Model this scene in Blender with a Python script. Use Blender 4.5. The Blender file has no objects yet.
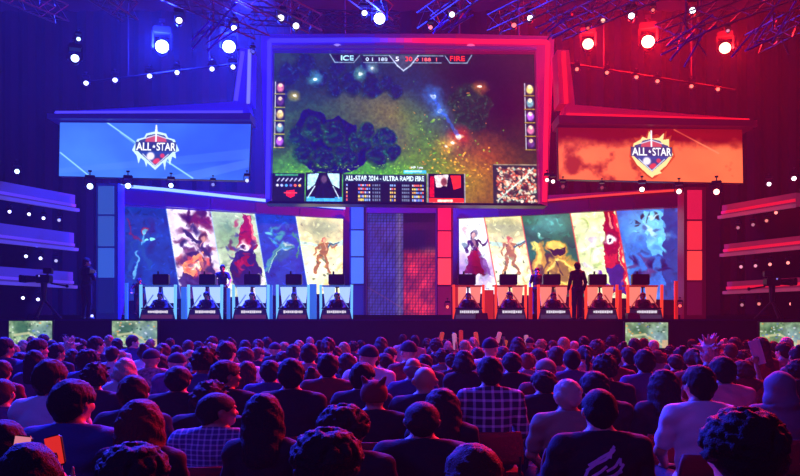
import bpy, math, random
import numpy as np
from mathutils import Vector, Matrix
random.seed(7); RNG = np.random.default_rng(7)
SC = bpy.context.scene; COL = SC.collection
F = 800.0; CH = 1.5; HY = 324.0
def P(px, py, Y):                     # the photo's sight line through (px, py) at distance Y
    return Vector(((px-400)/F*Y, Y, CH-(py-HY)/F*Y))
def lin(c):
    return tuple(((v/255)/12.92 if v/255 <= .04045 else ((v/255+.055)/1.055)**2.4) for v in c)
# ------------------------------------------------------------------ materials
_mc = {}
def mat(name, rgb, rough=.6, metal=0., emit=None, strength=1., bump=0., bscale=40., spec=.5, vary=0.):
    if name in _mc: return _mc[name]
    m = bpy.data.materials.new(name); m.use_nodes = True
    nt = m.node_tree; b = nt.nodes['Principled BSDF']
    c = lin(rgb)+(1,)
    b.inputs['Base Color'].default_value = c
    b.inputs['Roughness'].default_value = rough; b.inputs['Metallic'].default_value = metal
    b.inputs['Specular IOR Level'].default_value = spec
    if emit is not None:
        b.inputs['Emission Color'].default_value = lin(emit)+(1,); b.inputs['Emission Strength'].default_value = strength
    if bump or vary:
        tc = nt.nodes.new('ShaderNodeTexCoord')
        n = nt.nodes.new('ShaderNodeTexNoise'); n.inputs['Scale'].default_value = bscale; n.inputs['Detail'].default_value = 4
        nt.links.new(tc.outputs['Object'], n.inputs['Vector'])
        if bump:
            bp = nt.nodes.new('ShaderNodeBump'); bp.inputs['Strength'].default_value = bump; bp.inputs['Distance'].default_value = .01
            nt.links.new(n.outputs['Fac'], bp.inputs['Height']); nt.links.new(bp.outputs['Normal'], b.inputs['Normal'])
        if vary:
            r = nt.nodes.new('ShaderNodeValToRGB')
            r.color_ramp.elements[0].position = .3; r.color_ramp.elements[1].position = .7
            r.color_ramp.elements[0].color = tuple(v*(1-vary) for v in c[:3])+(1,); r.color_ramp.elements[1].color = tuple(min(1, v*(1+vary)) for v in c[:3])+(1,)
            nt.links.new(n.outputs['Fac'], r.inputs['Fac']); nt.links.new(r.outputs['Color'], b.inputs['Base Color'])
    _mc[name] = m; return m
def glow(name, rgb, s, sample=False):
    m = mat(name, (20, 20, 24), .4, emit=rgb, strength=s)
    if not sample: m.cycles.emission_sampling = 'NONE'
    return m
def plaid(name, base, stripe, sc=14.):
    if name in _mc: return _mc[name]
    m = bpy.data.materials.new(name); m.use_nodes = True; nt = m.node_tree; b = nt.nodes['Principled BSDF']
    b.inputs['Roughness'].default_value = .85
    tc = nt.nodes.new('ShaderNodeTexCoord'); sp = nt.nodes.new('ShaderNodeSeparateXYZ'); nt.links.new(tc.outputs['Object'], sp.inputs[0])
    outs = []
    for ax in ('X', 'Z'):
        mu = nt.nodes.new('ShaderNodeMath'); mu.operation = 'MULTIPLY'; mu.inputs[1].default_value = sc
        nt.links.new(sp.outputs[ax], mu.inputs[0])
        fr = nt.nodes.new('ShaderNodeMath'); fr.operation = 'FRACT'; nt.links.new(mu.outputs[0], fr.inputs[0])
        lt = nt.nodes.new('ShaderNodeMath'); lt.operation = 'LESS_THAN'; lt.inputs[1].default_value = .3; nt.links.new(fr.outputs[0], lt.inputs[0])
        outs.append(lt)
    ad = nt.nodes.new('ShaderNodeMath'); ad.operation = 'ADD'; nt.links.new(outs[0].outputs[0], ad.inputs[0]); nt.links.new(outs[1].outputs[0], ad.inputs[1])
    ml = nt.nodes.new('ShaderNodeMath'); ml.operation = 'MULTIPLY'; ml.inputs[1].default_value = .5; nt.links.new(ad.outputs[0], ml.inputs[0])
    r = nt.nodes.new('ShaderNodeMix'); r.data_type = 'RGBA'
    r.inputs[6].default_value = lin(base)+(1,); r.inputs[7].default_value = lin(stripe)+(1,)
    nt.links.new(ml.outputs[0], r.inputs[0]); nt.links.new(r.outputs[2], b.inputs['Base Color'])
    _mc[name] = m; return m
def screen_mat(name, s):
    if name in _mc: return _mc[name]
    m = bpy.data.materials.new(name); m.use_nodes = True; nt = m.node_tree; b = nt.nodes['Principled BSDF']
    b.inputs['Base Color'].default_value = (.01, .01, .01, 1); b.inputs['Roughness'].default_value = .35
    a = nt.nodes.new('ShaderNodeVertexColor'); a.layer_name = 'picture'
    nt.links.new(a.outputs['Color'], b.inputs['Emission Color']); b.inputs['Emission Strength'].default_value = s
    m.cycles.emission_sampling = 'NONE'
    _mc[name] = m; return m
# ------------------------------------------------------------------ objects
def tag(o, label=None, cat=None, group=None, kind=None):
    if label: o['label'] = label
    if cat: o['category'] = cat
    if group: o['group'] = group
    if kind: o['kind'] = kind
    return o
def empty(name, loc=(0, 0, 0), rz=0.):
    o = bpy.data.objects.new(name, None); COL.objects.link(o); o.location = loc; o.rotation_euler = (0, 0, rz); o.empty_display_size = .1
    return o
def link_mesh(name, me, m=None, parent=None):
    if m is not None and not me.materials: me.materials.append(m)
    o = bpy.data.objects.new(name, me); COL.objects.link(o)
    if parent is not None: o.parent = parent
    return o
def copy_tree(o, parent=None):
    c = o.copy(); COL.objects.link(c)
    if parent is not None: c.parent = parent
    for ch in list(o.children): copy_tree(ch, c)
    return c
class MB:
    def __init__(s): s.v = []; s.f = []
    def add(s, vs, fs):
        n = len(s.v); s.v += [tuple(v) for v in vs]; s.f += [tuple(i+n for i in f) for f in fs]; return s
    def box(s, c, d, rz=0., M=None, bev=0.):
        x, y, z = d[0]/2, d[1]/2, d[2]/2
        if bev:                       # chamfered vertical section
            b = min(bev, x*.9, z*.9)
            prof = [(-x+b, -z), (x-b, -z), (x, -z+b), (x, z-b), (x-b, z), (-x+b, z), (-x, z-b), (-x, -z+b)]
            vs = [Vector((p, -y, q)) for p, q in prof]+[Vector((p, y, q)) for p, q in prof]
            n = 8; fs = [tuple(range(n)), tuple(range(2*n-1, n-1, -1))]+[(i, i+n, (i+1) % n+n, (i+1) % n) for i in range(n)]
        else:
            vs = [Vector((a, b_, c_)) for a in (-x, x) for b_ in (-y, y) for c_ in (-z, z)]
            fs = [(0, 1, 3, 2), (4, 6, 7, 5), (0, 4, 5, 1), (2, 3, 7, 6), (0, 2, 6, 4), (1, 5, 7, 3)]
        R = M if M is not None else Matrix.Rotation(rz, 3, 'Z')
        return s.add([R@v+Vector(c) for v in vs], fs)
    def tube(s, a, b, r, r2=None, n=8, cap=True):
        a, b = Vector(a), Vector(b); r2 = r if r2 is None else r2
        d = (b-a).normalized(); u = d.orthogonal().normalized(); w = d.cross(u)
        vs = [p+(u*math.cos(2*math.pi*i/n)+w*math.sin(2*math.pi*i/n))*q for p, q in ((a, r), (b, r2)) for i in range(n)]
        fs = [(i, (i+1) % n, (i+1) % n+n, i+n) for i in range(n)]
        if cap: fs += [tuple(range(n-1, -1, -1)), tuple(range(n, 2*n))]
        return s.add(vs, fs)
    def bar(s, a, b, w, t):           # rectangular bar from a to b, w across, t deep (towards Y)
        a, b = Vector(a), Vector(b); d = (b-a).normalized(); y = Vector((0, 1, 0)); u = d.cross(y).normalized(); k = u.cross(d).normalized()
        vs = [p+u*sx*w/2+k*sy*t/2 for p in (a, b) for sx, sy in ((-1, -1), (1, -1), (1, 1), (-1, 1))]
        return s.add(vs, [(0, 1, 2, 3), (7, 6, 5, 4), (0, 4, 5, 1), (1, 5, 6, 2), (2, 6, 7, 3), (3, 7, 4, 0)])
    def prism(s, pts, d):             # planar outline pushed along the vector d
        n = len(pts); d = Vector(d); vs = [Vector(p) for p in pts]+[Vector(p)+d for p in pts]
        return s.add(vs, [tuple(range(n)), tuple(range(2*n-1, n-1, -1))]+[(i, i+n, (i+1) % n+n, (i+1) % n) for i in range(n)])
    def sphere(s, c, r, n=10, m=7, sc=(1, 1, 1)):
        vs = [Vector((math.cos(2*math.pi*i/n)*math.sin(math.pi*j/m)*sc[0], math.sin(2*math.pi*i/n)*math.sin(math.pi*j/m)*sc[1], math.cos(math.pi*j/m)*sc[2]))*r+Vector(c) for j in range(1, m) for i in range(n)]
        t = len(vs); vs += [Vector(c)+Vector((0, 0, r*sc[2])), Vector(c)-Vector((0, 0, r*sc[2]))]
        fs = [(j*n+i, j*n+(i+1) % n, (j+1)*n+(i+1) % n, (j+1)*n+i) for j in range(m-2) for i in range(n)]
        fs += [(t, (i+1) % n, i) for i in range(n)]+[(t+1, (m-2)*n+i, (m-2)*n+(i+1) % n) for i in range(n)]
        return s.add(vs, fs)
    def mesh(s, name, smooth=False):
        me = bpy.data.meshes.new(name); me.from_pydata(s.v, [], s.f); me.validate()
        import bmesh
        bm = bmesh.new(); bm.from_mesh(me); bmesh.ops.recalc_face_normals(bm, faces=bm.faces[:]); bm.to_mesh(me); bm.free()
        if smooth:
            for p in me.polygons: p.use_smooth = True
        return me
    def build(s, name, m, parent=None, smooth=False):
        return link_mesh(name, s.mesh(name, smooth), m, parent)
def struct(name, mb, m): return tag(mb.build(name, m), kind='structure')
# ------------------------------------------------------------------ pictures shown on the screens
_tx = {}
def text_tris(t):
    if t in _tx: return _tx[t]
    cu = bpy.data.curves.new('tmp_text', 'FONT'); cu.body = t; cu.size = 1; cu.offset = .02
    ob = bpy.data.objects.new('tmp_text', cu); COL.objects.link(ob); dg = bpy.context.evaluated_depsgraph_get(); dg.update()
    me = ob.evaluated_get(dg).to_mesh(); me.calc_loop_triangles()
    co = np.array([v.co[:2] for v in me.vertices]); tr = [tuple(x.vertices) for x in me.loop_triangles]
    mn, mx = co.min(0), co.max(0)
    bpy.data.objects.remove(ob); bpy.data.curves.remove(cu)
    _tx[t] = ((co-mn)/(mx-mn), tr); return _tx[t]
class Pic:                            # a small raster; coordinates in 'units', origin top left
    def __init__(s, w, h, k=2., bg=(0, 0, 0)):
        s.w, s.h, s.k = w, h, k; s.W, s.H = int(w*k)+1, int(h*k)+1
        s.a = np.zeros((s.H, s.W, 3)); s.a[:] = bg
        s.y, s.x = np.mgrid[0:s.H, 0:s.W]/k
    def mix(s, m, c, sl=None):
        m = m[..., None]; c = np.array(c, float)
        if sl is None: s.a = s.a*(1-m)+c*m
        else: s.a[sl] = s.a[sl]*(1-m)+c*m
    def box_(s, x0, y0, x1, y1):
        i0, i1 = max(0, int(y0*s.k)-1), min(s.H, int(y1*s.k)+3); j0, j1 = max(0, int(x0*s.k)-1), min(s.W, int(x1*s.k)+3)
        return (slice(i0, max(i0, i1)), slice(j0, max(j0, j1)))
    def rect(s, x0, y0, x1, y1, c, a=1.): s.poly([(x0, y0), (x1, y0), (x1, y1), (x0, y1)], c, a)
    def poly(s, pts, c, a=1., c2=None):
        xs = [p[0] for p in pts]; ys = [p[1] for p in pts]; sl = s.box_(min(xs), min(ys), max(xs), max(ys)); X, Y = s.x[sl], s.y[sl]
        if X.size == 0: return
        ins = np.zeros(X.shape, bool); n = len(pts)
        for i in range(n):
            (x1, y1), (x2, y2) = pts[i], pts[(i+1) % n]
            if y1 == y2: continue
            cr = ((y1 > Y) != (y2 > Y)) & (X < (x2-x1)*(Y-y1)/(y2-y1)+x1); ins ^= cr
        col = np.array(c, float)
        if c2 is not None:
            t = ((Y-min(ys))/(max(ys)-min(ys)))[..., None]; col = col*(1-t)+np.array(c2, float)*t
        m = (ins*a)[..., None]; s.a[sl] = s.a[sl]*(1-m)+col*m
    def ell(s, cx, cy, rx, ry, c, a=1., rot=0., soft=.25):
        R = max(rx, ry)*(1+soft); sl = s.box_(cx-R, cy-R, cx+R, cy+R); X, Y = s.x[sl]-cx, s.y[sl]-cy
        if X.size == 0: return
        co, si = math.cos(rot), math.sin(rot); d = np.sqrt(((X*co+Y*si)/rx)**2+((-X*si+Y*co)/ry)**2)
        s.mix(np.clip((1+soft-d)/(2*soft), 0, 1)*a, c, sl)
    def line(s, pts, w, c, a=1.):
        for (x1, y1), (x2, y2) in zip(pts, pts[1:]):
            sl = s.box_(min(x1, x2)-w, min(y1, y2)-w, max(x1, x2)+w, max(y1, y2)+w); X, Y = s.x[sl], s.y[sl]
            if X.size == 0: continue
            L = (x2-x1)**2+(y2-y1)**2+1e-9; t = np.clip(((X-x1)*(x2-x1)+(Y-y1)*(y2-y1))/L, 0, 1)
            d = np.hypot(X-x1-t*(x2-x1), Y-y1-t*(y2-y1)); s.mix(np.clip((w/2+.4-d)/.8, 0, 1)*a, c, sl)
    def noise(s, sc, seed=0, oct=3):
        r = np.random.default_rng(seed); out = 0; amp = 1; tot = 0
        for o in range(oct):
            n = max(2, int(s.w/sc*2**o)+2), max(2, int(s.h/sc*2**o)+2); g = r.random((n[1]+1, n[0]+1))
            fx = s.x/s.w*(n[0]-1); fy = s.y/s.h*(n[1]-1); ix = fx.astype(int).clip(0, n[0]-1); iy = fy.astype(int).clip(0, n[1]-1); tx = fx-ix; ty = fy-iy
            tx = tx*tx*(3-2*tx); ty = ty*ty*(3-2*ty)
            out = out+amp*((g[iy, ix]*(1-tx)+g[iy, ix+1]*tx)*(1-ty)+(g[iy+1, ix]*(1-tx)+g[iy+1, ix+1]*tx)*ty); tot += amp; amp *= .55
        return out/tot
    def text(s, t, x, y, w, h, c, a=1.):
        co, tr = text_tris(t)
        for q in tr:
            s.poly([(x+co[i][0]*w, y+(1-co[i][1])*h) for i in q], c, a)
    def put(s, name, m, quad, parent=None, n=None):      # quad: tl, tr, br, bl
        U, V = np.meshgrid(np.linspace(0, 1, s.W), np.linspace(0, 1, s.H)); q = [np.array(p) for p in quad]
        co = ((q[0][None, None]*(1-U)[..., None]+q[1]*U[..., None])*(1-V)[..., None]+(q[3]*(1-U)[..., None]+q[2]*U[..., None])*V[..., None]).reshape(-1, 3)
        i = np.arange(s.W*s.H).reshape(s.H, s.W); f = np.stack([i[:-1, :-1], i[1:, :-1], i[1:, 1:], i[:-1, 1:]], -1).reshape(-1, 4)
        me = grid_mesh(name, co, f); ca = me.color_attributes.new('picture', 'FLOAT_COLOR', 'POINT')
        a = np.clip(s.a, 0, 255)/255; l = np.where(a <= .04045, a/12.92, ((a+.055)/1.055)**2.4)
        ca.data.foreach_set('color', np.concatenate([l.reshape(-1, 3), np.ones((s.W*s.H, 1))], 1).astype(np.float32).ravel())
        return link_mesh(name, me, m, parent)
def grid_mesh(name, co, f, smooth=False):
    me = bpy.data.meshes.new(name); me.vertices.add(len(co)); me.vertices.foreach_set('co', np.asarray(co, np.float32).ravel())
    k = f.shape[1]
    me.loops.add(f.size); me.loops.foreach_set('vertex_index', f.astype(np.int32).ravel())
    me.polygons.add(len(f)); me.polygons.foreach_set('loop_start', np.arange(0, f.size, k, dtype=np.int32))
    me.polygons.foreach_set('use_smooth', np.full(len(f), smooth)); me.update(calc_edges=True); me.validate()
    return me
# ================================================================== the hall and the stage (structure)
black = mat('black_drape', (9, 9, 12), .98, bump=.3, bscale=3, spec=.05)
deckm = mat('stage_black', (14, 13, 18), .45, bump=.15, bscale=30)
carpet = mat('dark_carpet', (30, 24, 34), .95, bump=.4, bscale=60)
struct('floor', MB().box((0, 11, -.1), (40, 52, .2)), carpet)
def folds(x0, y0, x1, y1, z0, z1):
    b = MB(); n = 160; vs = []
    for i in range(n+1):
        t = i/n; a = .12*math.sin(i*1.9)+.05*math.sin(i*5.3); dx, dy = x1-x0, y1-y0; L = math.hypot(dx, dy)
        for z in (z0, z1): vs.append((x0+dx*t-dy/L*a, y0+dy*t+dx/L*a, z))
    b.add(vs, [(2*i, 2*i+1, 2*i+3, 2*i+2) for i in range(n)]); return b
struct('wall_back', folds(-20, 34.5, 20, 34.5, 0, 15), black)
struct('wall_left', folds(-18.5, -14, -18.5, 34, 0, 15), black)
struct('wall_right', folds(18.5, -14, 18.5, 34, 0, 15), black)
struct('wall_rear', folds(-20, -14, 20, -14, 0, 15), black)
struct('ceiling', MB().box((0, 11, 15.1), (40, 52, .2)), mat('ceiling_black', (10, 10, 14), .95))
DZ = 1.605
struct('trim_1', MB().box((0, 20.96, DZ+.0), (36.5, .08, .05), bev=.01), mat('deck_edge', (52, 40, 78), .4, .6))  # violet light along the deck edge put into the trim colour
struct('floor_stage_deck', MB().box((0, 22.8, DZ/2), (36.5, 3.6, DZ)), deckm)
struct('floor_player_pit', MB().box((0, 25.4, .63), (36.5, 1.6, 1.26)), deckm)
struct('floor_rear_riser', MB().box((0, 29.2, .9), (36.5, 6.0, 1.8)), deckm)
# ------------------------------------------------------------------ main video wall
K = .5
def leds(name, pts, w, m, parent, d=.03):
    b = MB()
    for a, c in zip(pts, pts[1:]): b.bar(a, c, w, d)
    return b.build(name, m, parent)
def game_picture():
    p = Pic(262, 150, 2.2, (40, 60, 38)); n1, n2 = p.noise(30, 1, 4), p.noise(7, 2, 3); n3 = p.noise(2.2, 9, 2)
    X, Y = p.x, p.y
    base = np.zeros_like(p.a); base[:] = (46, 68, 36)
    p.a = base*(.55+.9*n2)[..., None]
    def wash(cx, cy, rx, ry, c, a, rot=0): p.ell(cx, cy, rx, ry, c, a, rot, .9)
    wash(110, 45, 70, 22, (96, 92, 58), .7, .25); wash(60, 52, 50, 12, (70, 100, 48), .6, -.1); wash(150, 70, 40, 30, (92, 96, 46), .7, .5)
    wash(50, 25, 70, 30, (10, 30, 66), .9); wash(120, 28, 50, 16, (14, 40, 72), .8, .2)
    wash(232, 55, 48, 70, (26, 8, 22), 1.); wash(205, 18, 60, 26, (22, 14, 26), .95); wash(240, 118, 45, 34, (60, 44, 16), .75)
    wash(170, 128, 52, 30, (168, 88, 22), .8); wash(192, 118, 30, 26, (190, 84, 20), .7); wash(110, 128, 70, 22, (62, 140, 30), .9); wash(40, 130, 50, 18, (84, 150, 44), .9); wash(120, 60, 46, 18, (120, 104, 66), .6, .3)
    wash(162, 55, 16, 40, (34, 60, 110), .6, -.6); wash(152, 90, 14, 30, (60, 110, 40), .6, -.4)
    # trees as dark rounded crowns
    rr = random.Random(4)
    def crown(cx, cy, r, c, hi):
        p.ell(cx, cy, r, r*1.05, tuple(v*.42 for v in hi), .85, 0, .15); p.ell(cx+r*.12, cy-r*.1, r*.84, r*.88, c, .97, 0, .15)
        for q_ in (.3, .6): p.ell(cx-r*q_*.5, cy+r*q_*.3, r*.4, r*.16, tuple((a_+b_)*.4 for a_, b_ in zip(c, hi)), .5, -.5, .5)
        for _ in range(int(r*2.5)):
            a = rr.uniform(0, 6.3); q = rr.uniform(.5, 1.02)*r; p.ell(cx+math.cos(a)*q, cy+math.sin(a)*q, rr.uniform(.7, 1.6), rr.uniform(.5, 1), hi, rr.uniform(.1, .5), rr.uniform(0, 3))
    for cx, cy, r in ((30, 12, 12), (14, 22, 11), (44, 26, 10), (62, 16, 9), (60, 34, 10), (78, 30, 12), (90, 18, 10), (98, 36, 11), (112, 30, 9), (122, 38, 8), (8, 40, 8)):
        crown(cx, cy, r, (12, 28, 70), (40, 84, 120))
    p.poly([(22, 68), (34, 56), (46, 60), (54, 66), (66, 62), (84, 76), (96, 84), (98, 108), (70, 122), (40, 120), (24, 104), (18, 84)], (8, 18, 70), .97)
    for cx, cy, r in ((24, 86, 11), (30, 100, 10), (48, 106, 11), (70, 102, 12), (84, 88, 10), (92, 78, 9), (106, 90, 11), (104, 104, 11), (118, 100, 9), (114, 84, 8), (40, 76, 11), (60, 80, 12)):
        crown(cx, cy, r, (9, 26, 62), (44, 124, 80))
    for cx, cy, r in ((196, 44, 13), (206, 52, 12), (190, 58, 11), (202, 66, 10), (184, 48, 8)):
        crown(cx, cy, r, (14, 26, 22), (60, 100, 74))
    for _ in range(260):
        x, y = rr.uniform(10, 150), rr.uniform(112, 130); p.ell(x, y, rr.uniform(.4, 1.1), .5, (150, 190, 70), rr.uniform(.2, .8))
    for _ in range(150):
        x, y = rr.gauss(168, 22), rr.gauss(98, 24)
        if x < 250 and y < 132: p.ell(x, y, rr.uniform(.4, 1.2), .6, rr.choice([(110, 190, 60), (230, 150, 60), (170, 210, 90)]), rr.uniform(.2, .8))
    for x, y, r, c in ((40, 25, 4, (150, 240, 240)), (86, 20, 3.5, (180, 255, 220)), (98, 14, 3, (220, 255, 250)), (160, 41, 5, (90, 150, 255)), (166, 56, 4.5, (110, 170, 255)), (207, 33, 4, (255, 140, 50)), (186, 82, 6, (210, 40, 20)), (178, 88, 4, (255, 210, 130)), (170, 92, 4, (255, 180, 80)), (21, 43, 3, (240, 200, 50))):
        p.ell(x, y, r*1.3, r*1.3, c, .55, 0, .9); p.ell(x, y, r*.45, r*.45, (255, 255, 255), .8)
    p.line([(160, 41), (166, 56), (186, 80)], 3, (70, 110, 220), .5)
    for _ in range(60): p.ell(rr.gauss(180, 16), rr.gauss(112, 10), 1, .8, (255, 190, 80), rr.uniform(.3, .9))
    wx, wy = (p.noise(12, 70, 3)-.5)*9, (p.noise(12, 90, 3)-.5)*8; jj = np.clip(((p.x+wx)*p.k), 0, p.W-1).astype(int); ii_ = np.clip(((p.y+wy)*p.k), 0, p.H-1).astype(int); p.a = p.a[ii_, jj]
    # score strip at the top
    dk = (14, 20, 30); ln = (150, 170, 190)
    p.poly([(56, 1), (66, 9), (82, 9), (88, 1)], dk); p.line([(56, 1), (61, 9), (80, 9), (86, 2)], .9, ln); p.text('ICE', 67, 2, 13, 5.2, (190, 235, 255))
    p.poly([(170, 1), (172, 9), (194, 9), (200, 1)], dk); p.line([(172, 2), (177, 9), (194, 9), (199, 1)], .9, ln); p.text('FIRE', 177, 2, 15, 5.2, (250, 70, 60))
    p.poly([(86, 2), (90, 9), (168, 9), (172, 2)], dk, .9); p.line([(90, 9), (120, 9)], .8, ln); p.line([(140, 9), (168, 9)], .8, ln); p.line([(90, 2), (118, 2)], .8, ln); p.line([(142, 2), (170, 2)], .8, ln)
    p.text('0 1  188', 92, 4, 22, 3.4, (200, 215, 230)); p.text('0 188  1', 142, 4, 22, 3.4, (230, 120, 120))
    p.poly([(116, 1), (122, 11), (130, 17), (138, 11), (146, 1)], (60, 66, 80)); p.line([(116, 2), (124, 12), (130, 17), (137, 12), (145, 2)], 1.2, (190, 200, 220)); p.text('5', 122, 3, 3.5, 4.5, (235, 235, 255)); p.text('30', 132, 3, 7, 4.5, (255, 90, 80))
    # player portraits down both edges
    for side in (0, 1):
        for k in range(5):
            x0 = 1 if side == 0 else 251; y0 = 29+k*13.5
            p.rect(x0, y0, x0+10, y0+12, (24, 22, 44)); c = [(190, 120, 150), (90, 60, 110), (200, 180, 120), (120, 160, 170), (170, 110, 200)][(k+side*2) % 5]
            p.ell(x0+5.5, y0+6, 3.6, 4.4, c, 1); p.ell(x0+5.5, y0+3.5, 2, 2, (240, 220, 190), .9); p.rect(x0, y0, x0+1.2, y0+12, (190, 190, 200), .9); p.line([(x0, y0+12.3), (x0+10, y0+12.3)], .8, (210, 190, 60), .8)
    # lower panels
    p.rect(0, 121, 32, 150, (16, 18, 30)); p.rect(3, 122, 25, 124, (70, 140, 100))
    for k in range(6): p.line([(5+k*4.2, 129), (7+k*4.2, 126.5)], 1.2, (210, 215, 235)); p.ell(5+k*4.4, 133.5, 1.4, 1.4, [(220, 220, 240), (180, 190, 240), (110, 180, 240), (120, 120, 200), (240, 110, 80), (240, 190, 110)][k], 1)
    p.poly([(14, 139), (22, 138), (22, 144), (18, 146), (14, 144)], (220, 50, 50)); p.line([(12, 141), (24, 141)], 1.2, (240, 90, 90))
    p.rect(33, 120, 69, 150, (12, 12, 20)); p.poly([(35, 122), (46, 121), (42, 132), (35, 138)], (190, 225, 240)); p.poly([(54, 121), (66, 121), (66, 136), (59, 132)], (200, 235, 245)); p.rect(34, 145, 69, 149.5, (90, 170, 220))
    p.poly([(42, 146), (45, 134), (50, 130), (56, 131), (60, 138), (62, 146)], (16, 18, 40)); p.ell(51, 127, 3, 4, (90, 70, 90)); p.line([(35, 146), (42, 134)], 1, (220, 240, 250)); p.line([(66, 146), (60, 134)], 1, (220, 240, 250))
    p.rect(70, 121.5, 152, 150, (12, 16, 26)); p.rect(70, 121.5, 152, 129.5, (22, 40, 54))
    p.text('ALL-STAR 2014 - ULTRA RAPID FIRE', 72, 123, 78, 5, (225, 245, 250))
    for r in range(5):
        y = 131.5+r*3.7
        for x, q in ((73, 1), (85, 6), (99, 4), (116, 3), (128, 4), (138, 6)):
            for k in range(q):
                c = rr.choice([(220, 220, 240), (160, 190, 240), (230, 180, 110), (120, 140, 220), (230, 120, 110), (240, 220, 120)])
                if x in (99, 128) and k > 3: break
                p.rect(x+k*2, y, x+k*2+1.4, y+2, c if x not in (99, 128) else (120, 130, 150), .9)
    p.rect(153, 120, 190, 150, (14, 8, 14)); p.poly([(160, 122), (174, 121), (172, 134), (162, 134)], (240, 220, 220)); p.poly([(176, 122), (186, 122), (186, 134), (179, 136)], (220, 60, 50)); p.poly([(156, 123), (160, 123), (160, 144), (155, 144)], (170, 30, 40))
    p.poly([(160, 146), (163, 136), (169, 132), (176, 134), (181, 146)], (12, 8, 18)); p.ell(169.5, 128.5, 3, 4, (110, 60, 60)); p.rect(155, 145, 189, 149.5, (220, 60, 40)); p.rect(163, 146, 178, 148.6, (250, 230, 210)); p.line([(153.5, 120.5), (153.5, 149.5), (190, 149.5), (190, 120.5)], 1, (170, 170, 180))
    p.rect(191, 109, 233, 150, (60, 58, 64), 1) if False else None
    x0 = 220; p.rect(218, 110, 262, 150, (40, 40, 46)); p.line([(219, 110.5), (261, 110.5)], 1, (150, 140, 120))
    for _ in range(420):
        c = rr.choice([(210, 120, 90), (240, 200, 170), (120, 70, 60), (190, 210, 190), (250, 230, 210), (160, 60, 50)]); p.ell(rr.uniform(222, 260), rr.uniform(114, 148), rr.uniform(.8, 2), rr.uniform(.6, 1.5), c, .75, rr.uniform(0, 3))
    for cx, cy in ((232, 122), (250, 134), (236, 138), (244, 118)): p.ell(cx, cy, 4, 2.6, (50, 26, 30), .75, .6)
    p.line([(223, 146), (236, 134), (246, 126), (258, 114)], 1.6, (220, 235, 225), .8)
    p.text('HP 1pts', 137, 113, 12, 3, (230, 235, 240)); p.rect(130, 117, 152, 120, (90, 190, 220)); p.rect(130.5, 117.5, 148, 119, (190, 240, 250))
    p.a *= (.75+.5*n3)[..., None]; g_ = p.a.mean(-1, keepdims=True); p.a = np.clip(g_+(p.a-g_)*1.35-6, 0, 255)
    return p
YM = 26.0
vw = tag(empty('video_wall', P(405, 205, YM)), 'huge central video wall in a glowing half blue half red frame', 'screen')
def vput(pic, name, m, q, root):
    o = pic.put(name, m, [Vector(v) for v in q]); o.parent = root; o.matrix_parent_inverse = Matrix.Translation(-root.location); return o
def vb(mb, name, m, root, smooth=False):
    o = mb.build(name, m, None, smooth); o.parent = root; o.matrix_parent_inverse = Matrix.Translation(-root.location); return o
q = [P(274.5, 53, YM), P(534, 54.5, YM), P(538, 204.5, YM), (P(272, 201.5, YM))]
vput(game_picture(), 'picture_panel', screen_mat('screen_main', 1.55), q, vw)
frame_out = [P(262, 37, YM), P(405, 36, YM), P(553, 39, YM), P(546, 207, YM), P(405, 206, YM), P(267, 204, YM)]
frame_in = [P(274, 52.5, YM), P(404, 53, YM), P(534.5, 54, YM), P(538.5, 204.8, YM), P(405, 203.5, YM), P(271.5, 202, YM)]
fm_blue = mat('frame_panel_blue', (120, 110, 200), .35, .3, emit=(26, 16, 150), strength=.8)
fm_red = mat('frame_panel_red', (200, 110, 130), .35, .3, emit=(130, 8, 50), strength=.8)
fm_mix = mat('frame_panel_violet', (160, 110, 160), .35, .3, emit=(60, 20, 110), strength=.6)
def slab(a, b, c, d, t): return MB().prism([a, b, c, d], (0, t, 0))
off = Vector((0, -.25, 0))
fo = [frame_out[0]]+[P(x, 36.5, YM) for x in (345, 375, 400, 425, 455)]+[frame_out[2]]; fi = [frame_in[0]]+[P(x, 53, YM) for x in (345, 375, 400, 425, 455)]+[frame_in[2]]
for i in range(6): vb(slab(fo[i]+off, fo[i+1]+off, fi[i+1]+off, fi[i]+off, .7), 'frame_panel', (fm_blue, mat('frame_mix1', (130, 110, 190), .35, .3, emit=(44, 16, 134), strength=.8), mat('frame_mix2', (150, 110, 170), .35, .3, emit=(70, 14, 112), strength=.8), mat('frame_mix3', (170, 110, 155), .35, .3, emit=(94, 12, 90), strength=.8), mat('frame_mix4', (185, 110, 140), .35, .3, emit=(114, 10, 70), strength=.8), fm_red)[i], vw)
vb(slab(frame_out[5]+off, frame_out[0]+off, frame_in[0]+off, frame_in[5]+off, .7), 'frame_panel', fm_blue, vw)
vb(slab(frame_out[2]+off, frame_out[3]+off, frame_in[3]+off, frame_in[2]+off, .7), 'frame_panel', fm_red, vw)
vb(slab(frame_in[5]+off, frame_in[3]+off, P(546, 207, YM)+off, P(267, 204.5, YM)+off, .7), 'bottom_rail', mat('rail_dark', (40, 40, 60), .4, .5), vw)
gl_b = glow('led_blue', (52, 44, 255), 1.6, True); gl_r = glow('led_red', (255, 20, 60), 1.5, True); gl_v = glow('led_violet', (170, 30, 210), 1.5)
o2 = Vector((0, -.3, 0))
tl, tm1, tm2, tr = P(271, 43.8, YM)+o2, P(372, 43.2, YM)+o2, P(420, 43.6, YM)+o2, P(546, 45.5, YM)+o2
vb(MB().bar(tl, tm1, .13, .04), 'led_strip', gl_b, vw); vb(MB().bar(tm2, tr, .13, .04), 'led_strip', gl_r, vw)
for i in range(6):
    t = (i+.5)/6; vb(MB().bar(tm1.lerp(tm2, i/6), tm1.lerp(tm2, (i+1)/6), .13, .04), 'led_strip', glow('led_mix_%d' % i, (int(52+203*t), int(44-24*t), int(255-195*t)), 1.5), vw)
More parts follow.
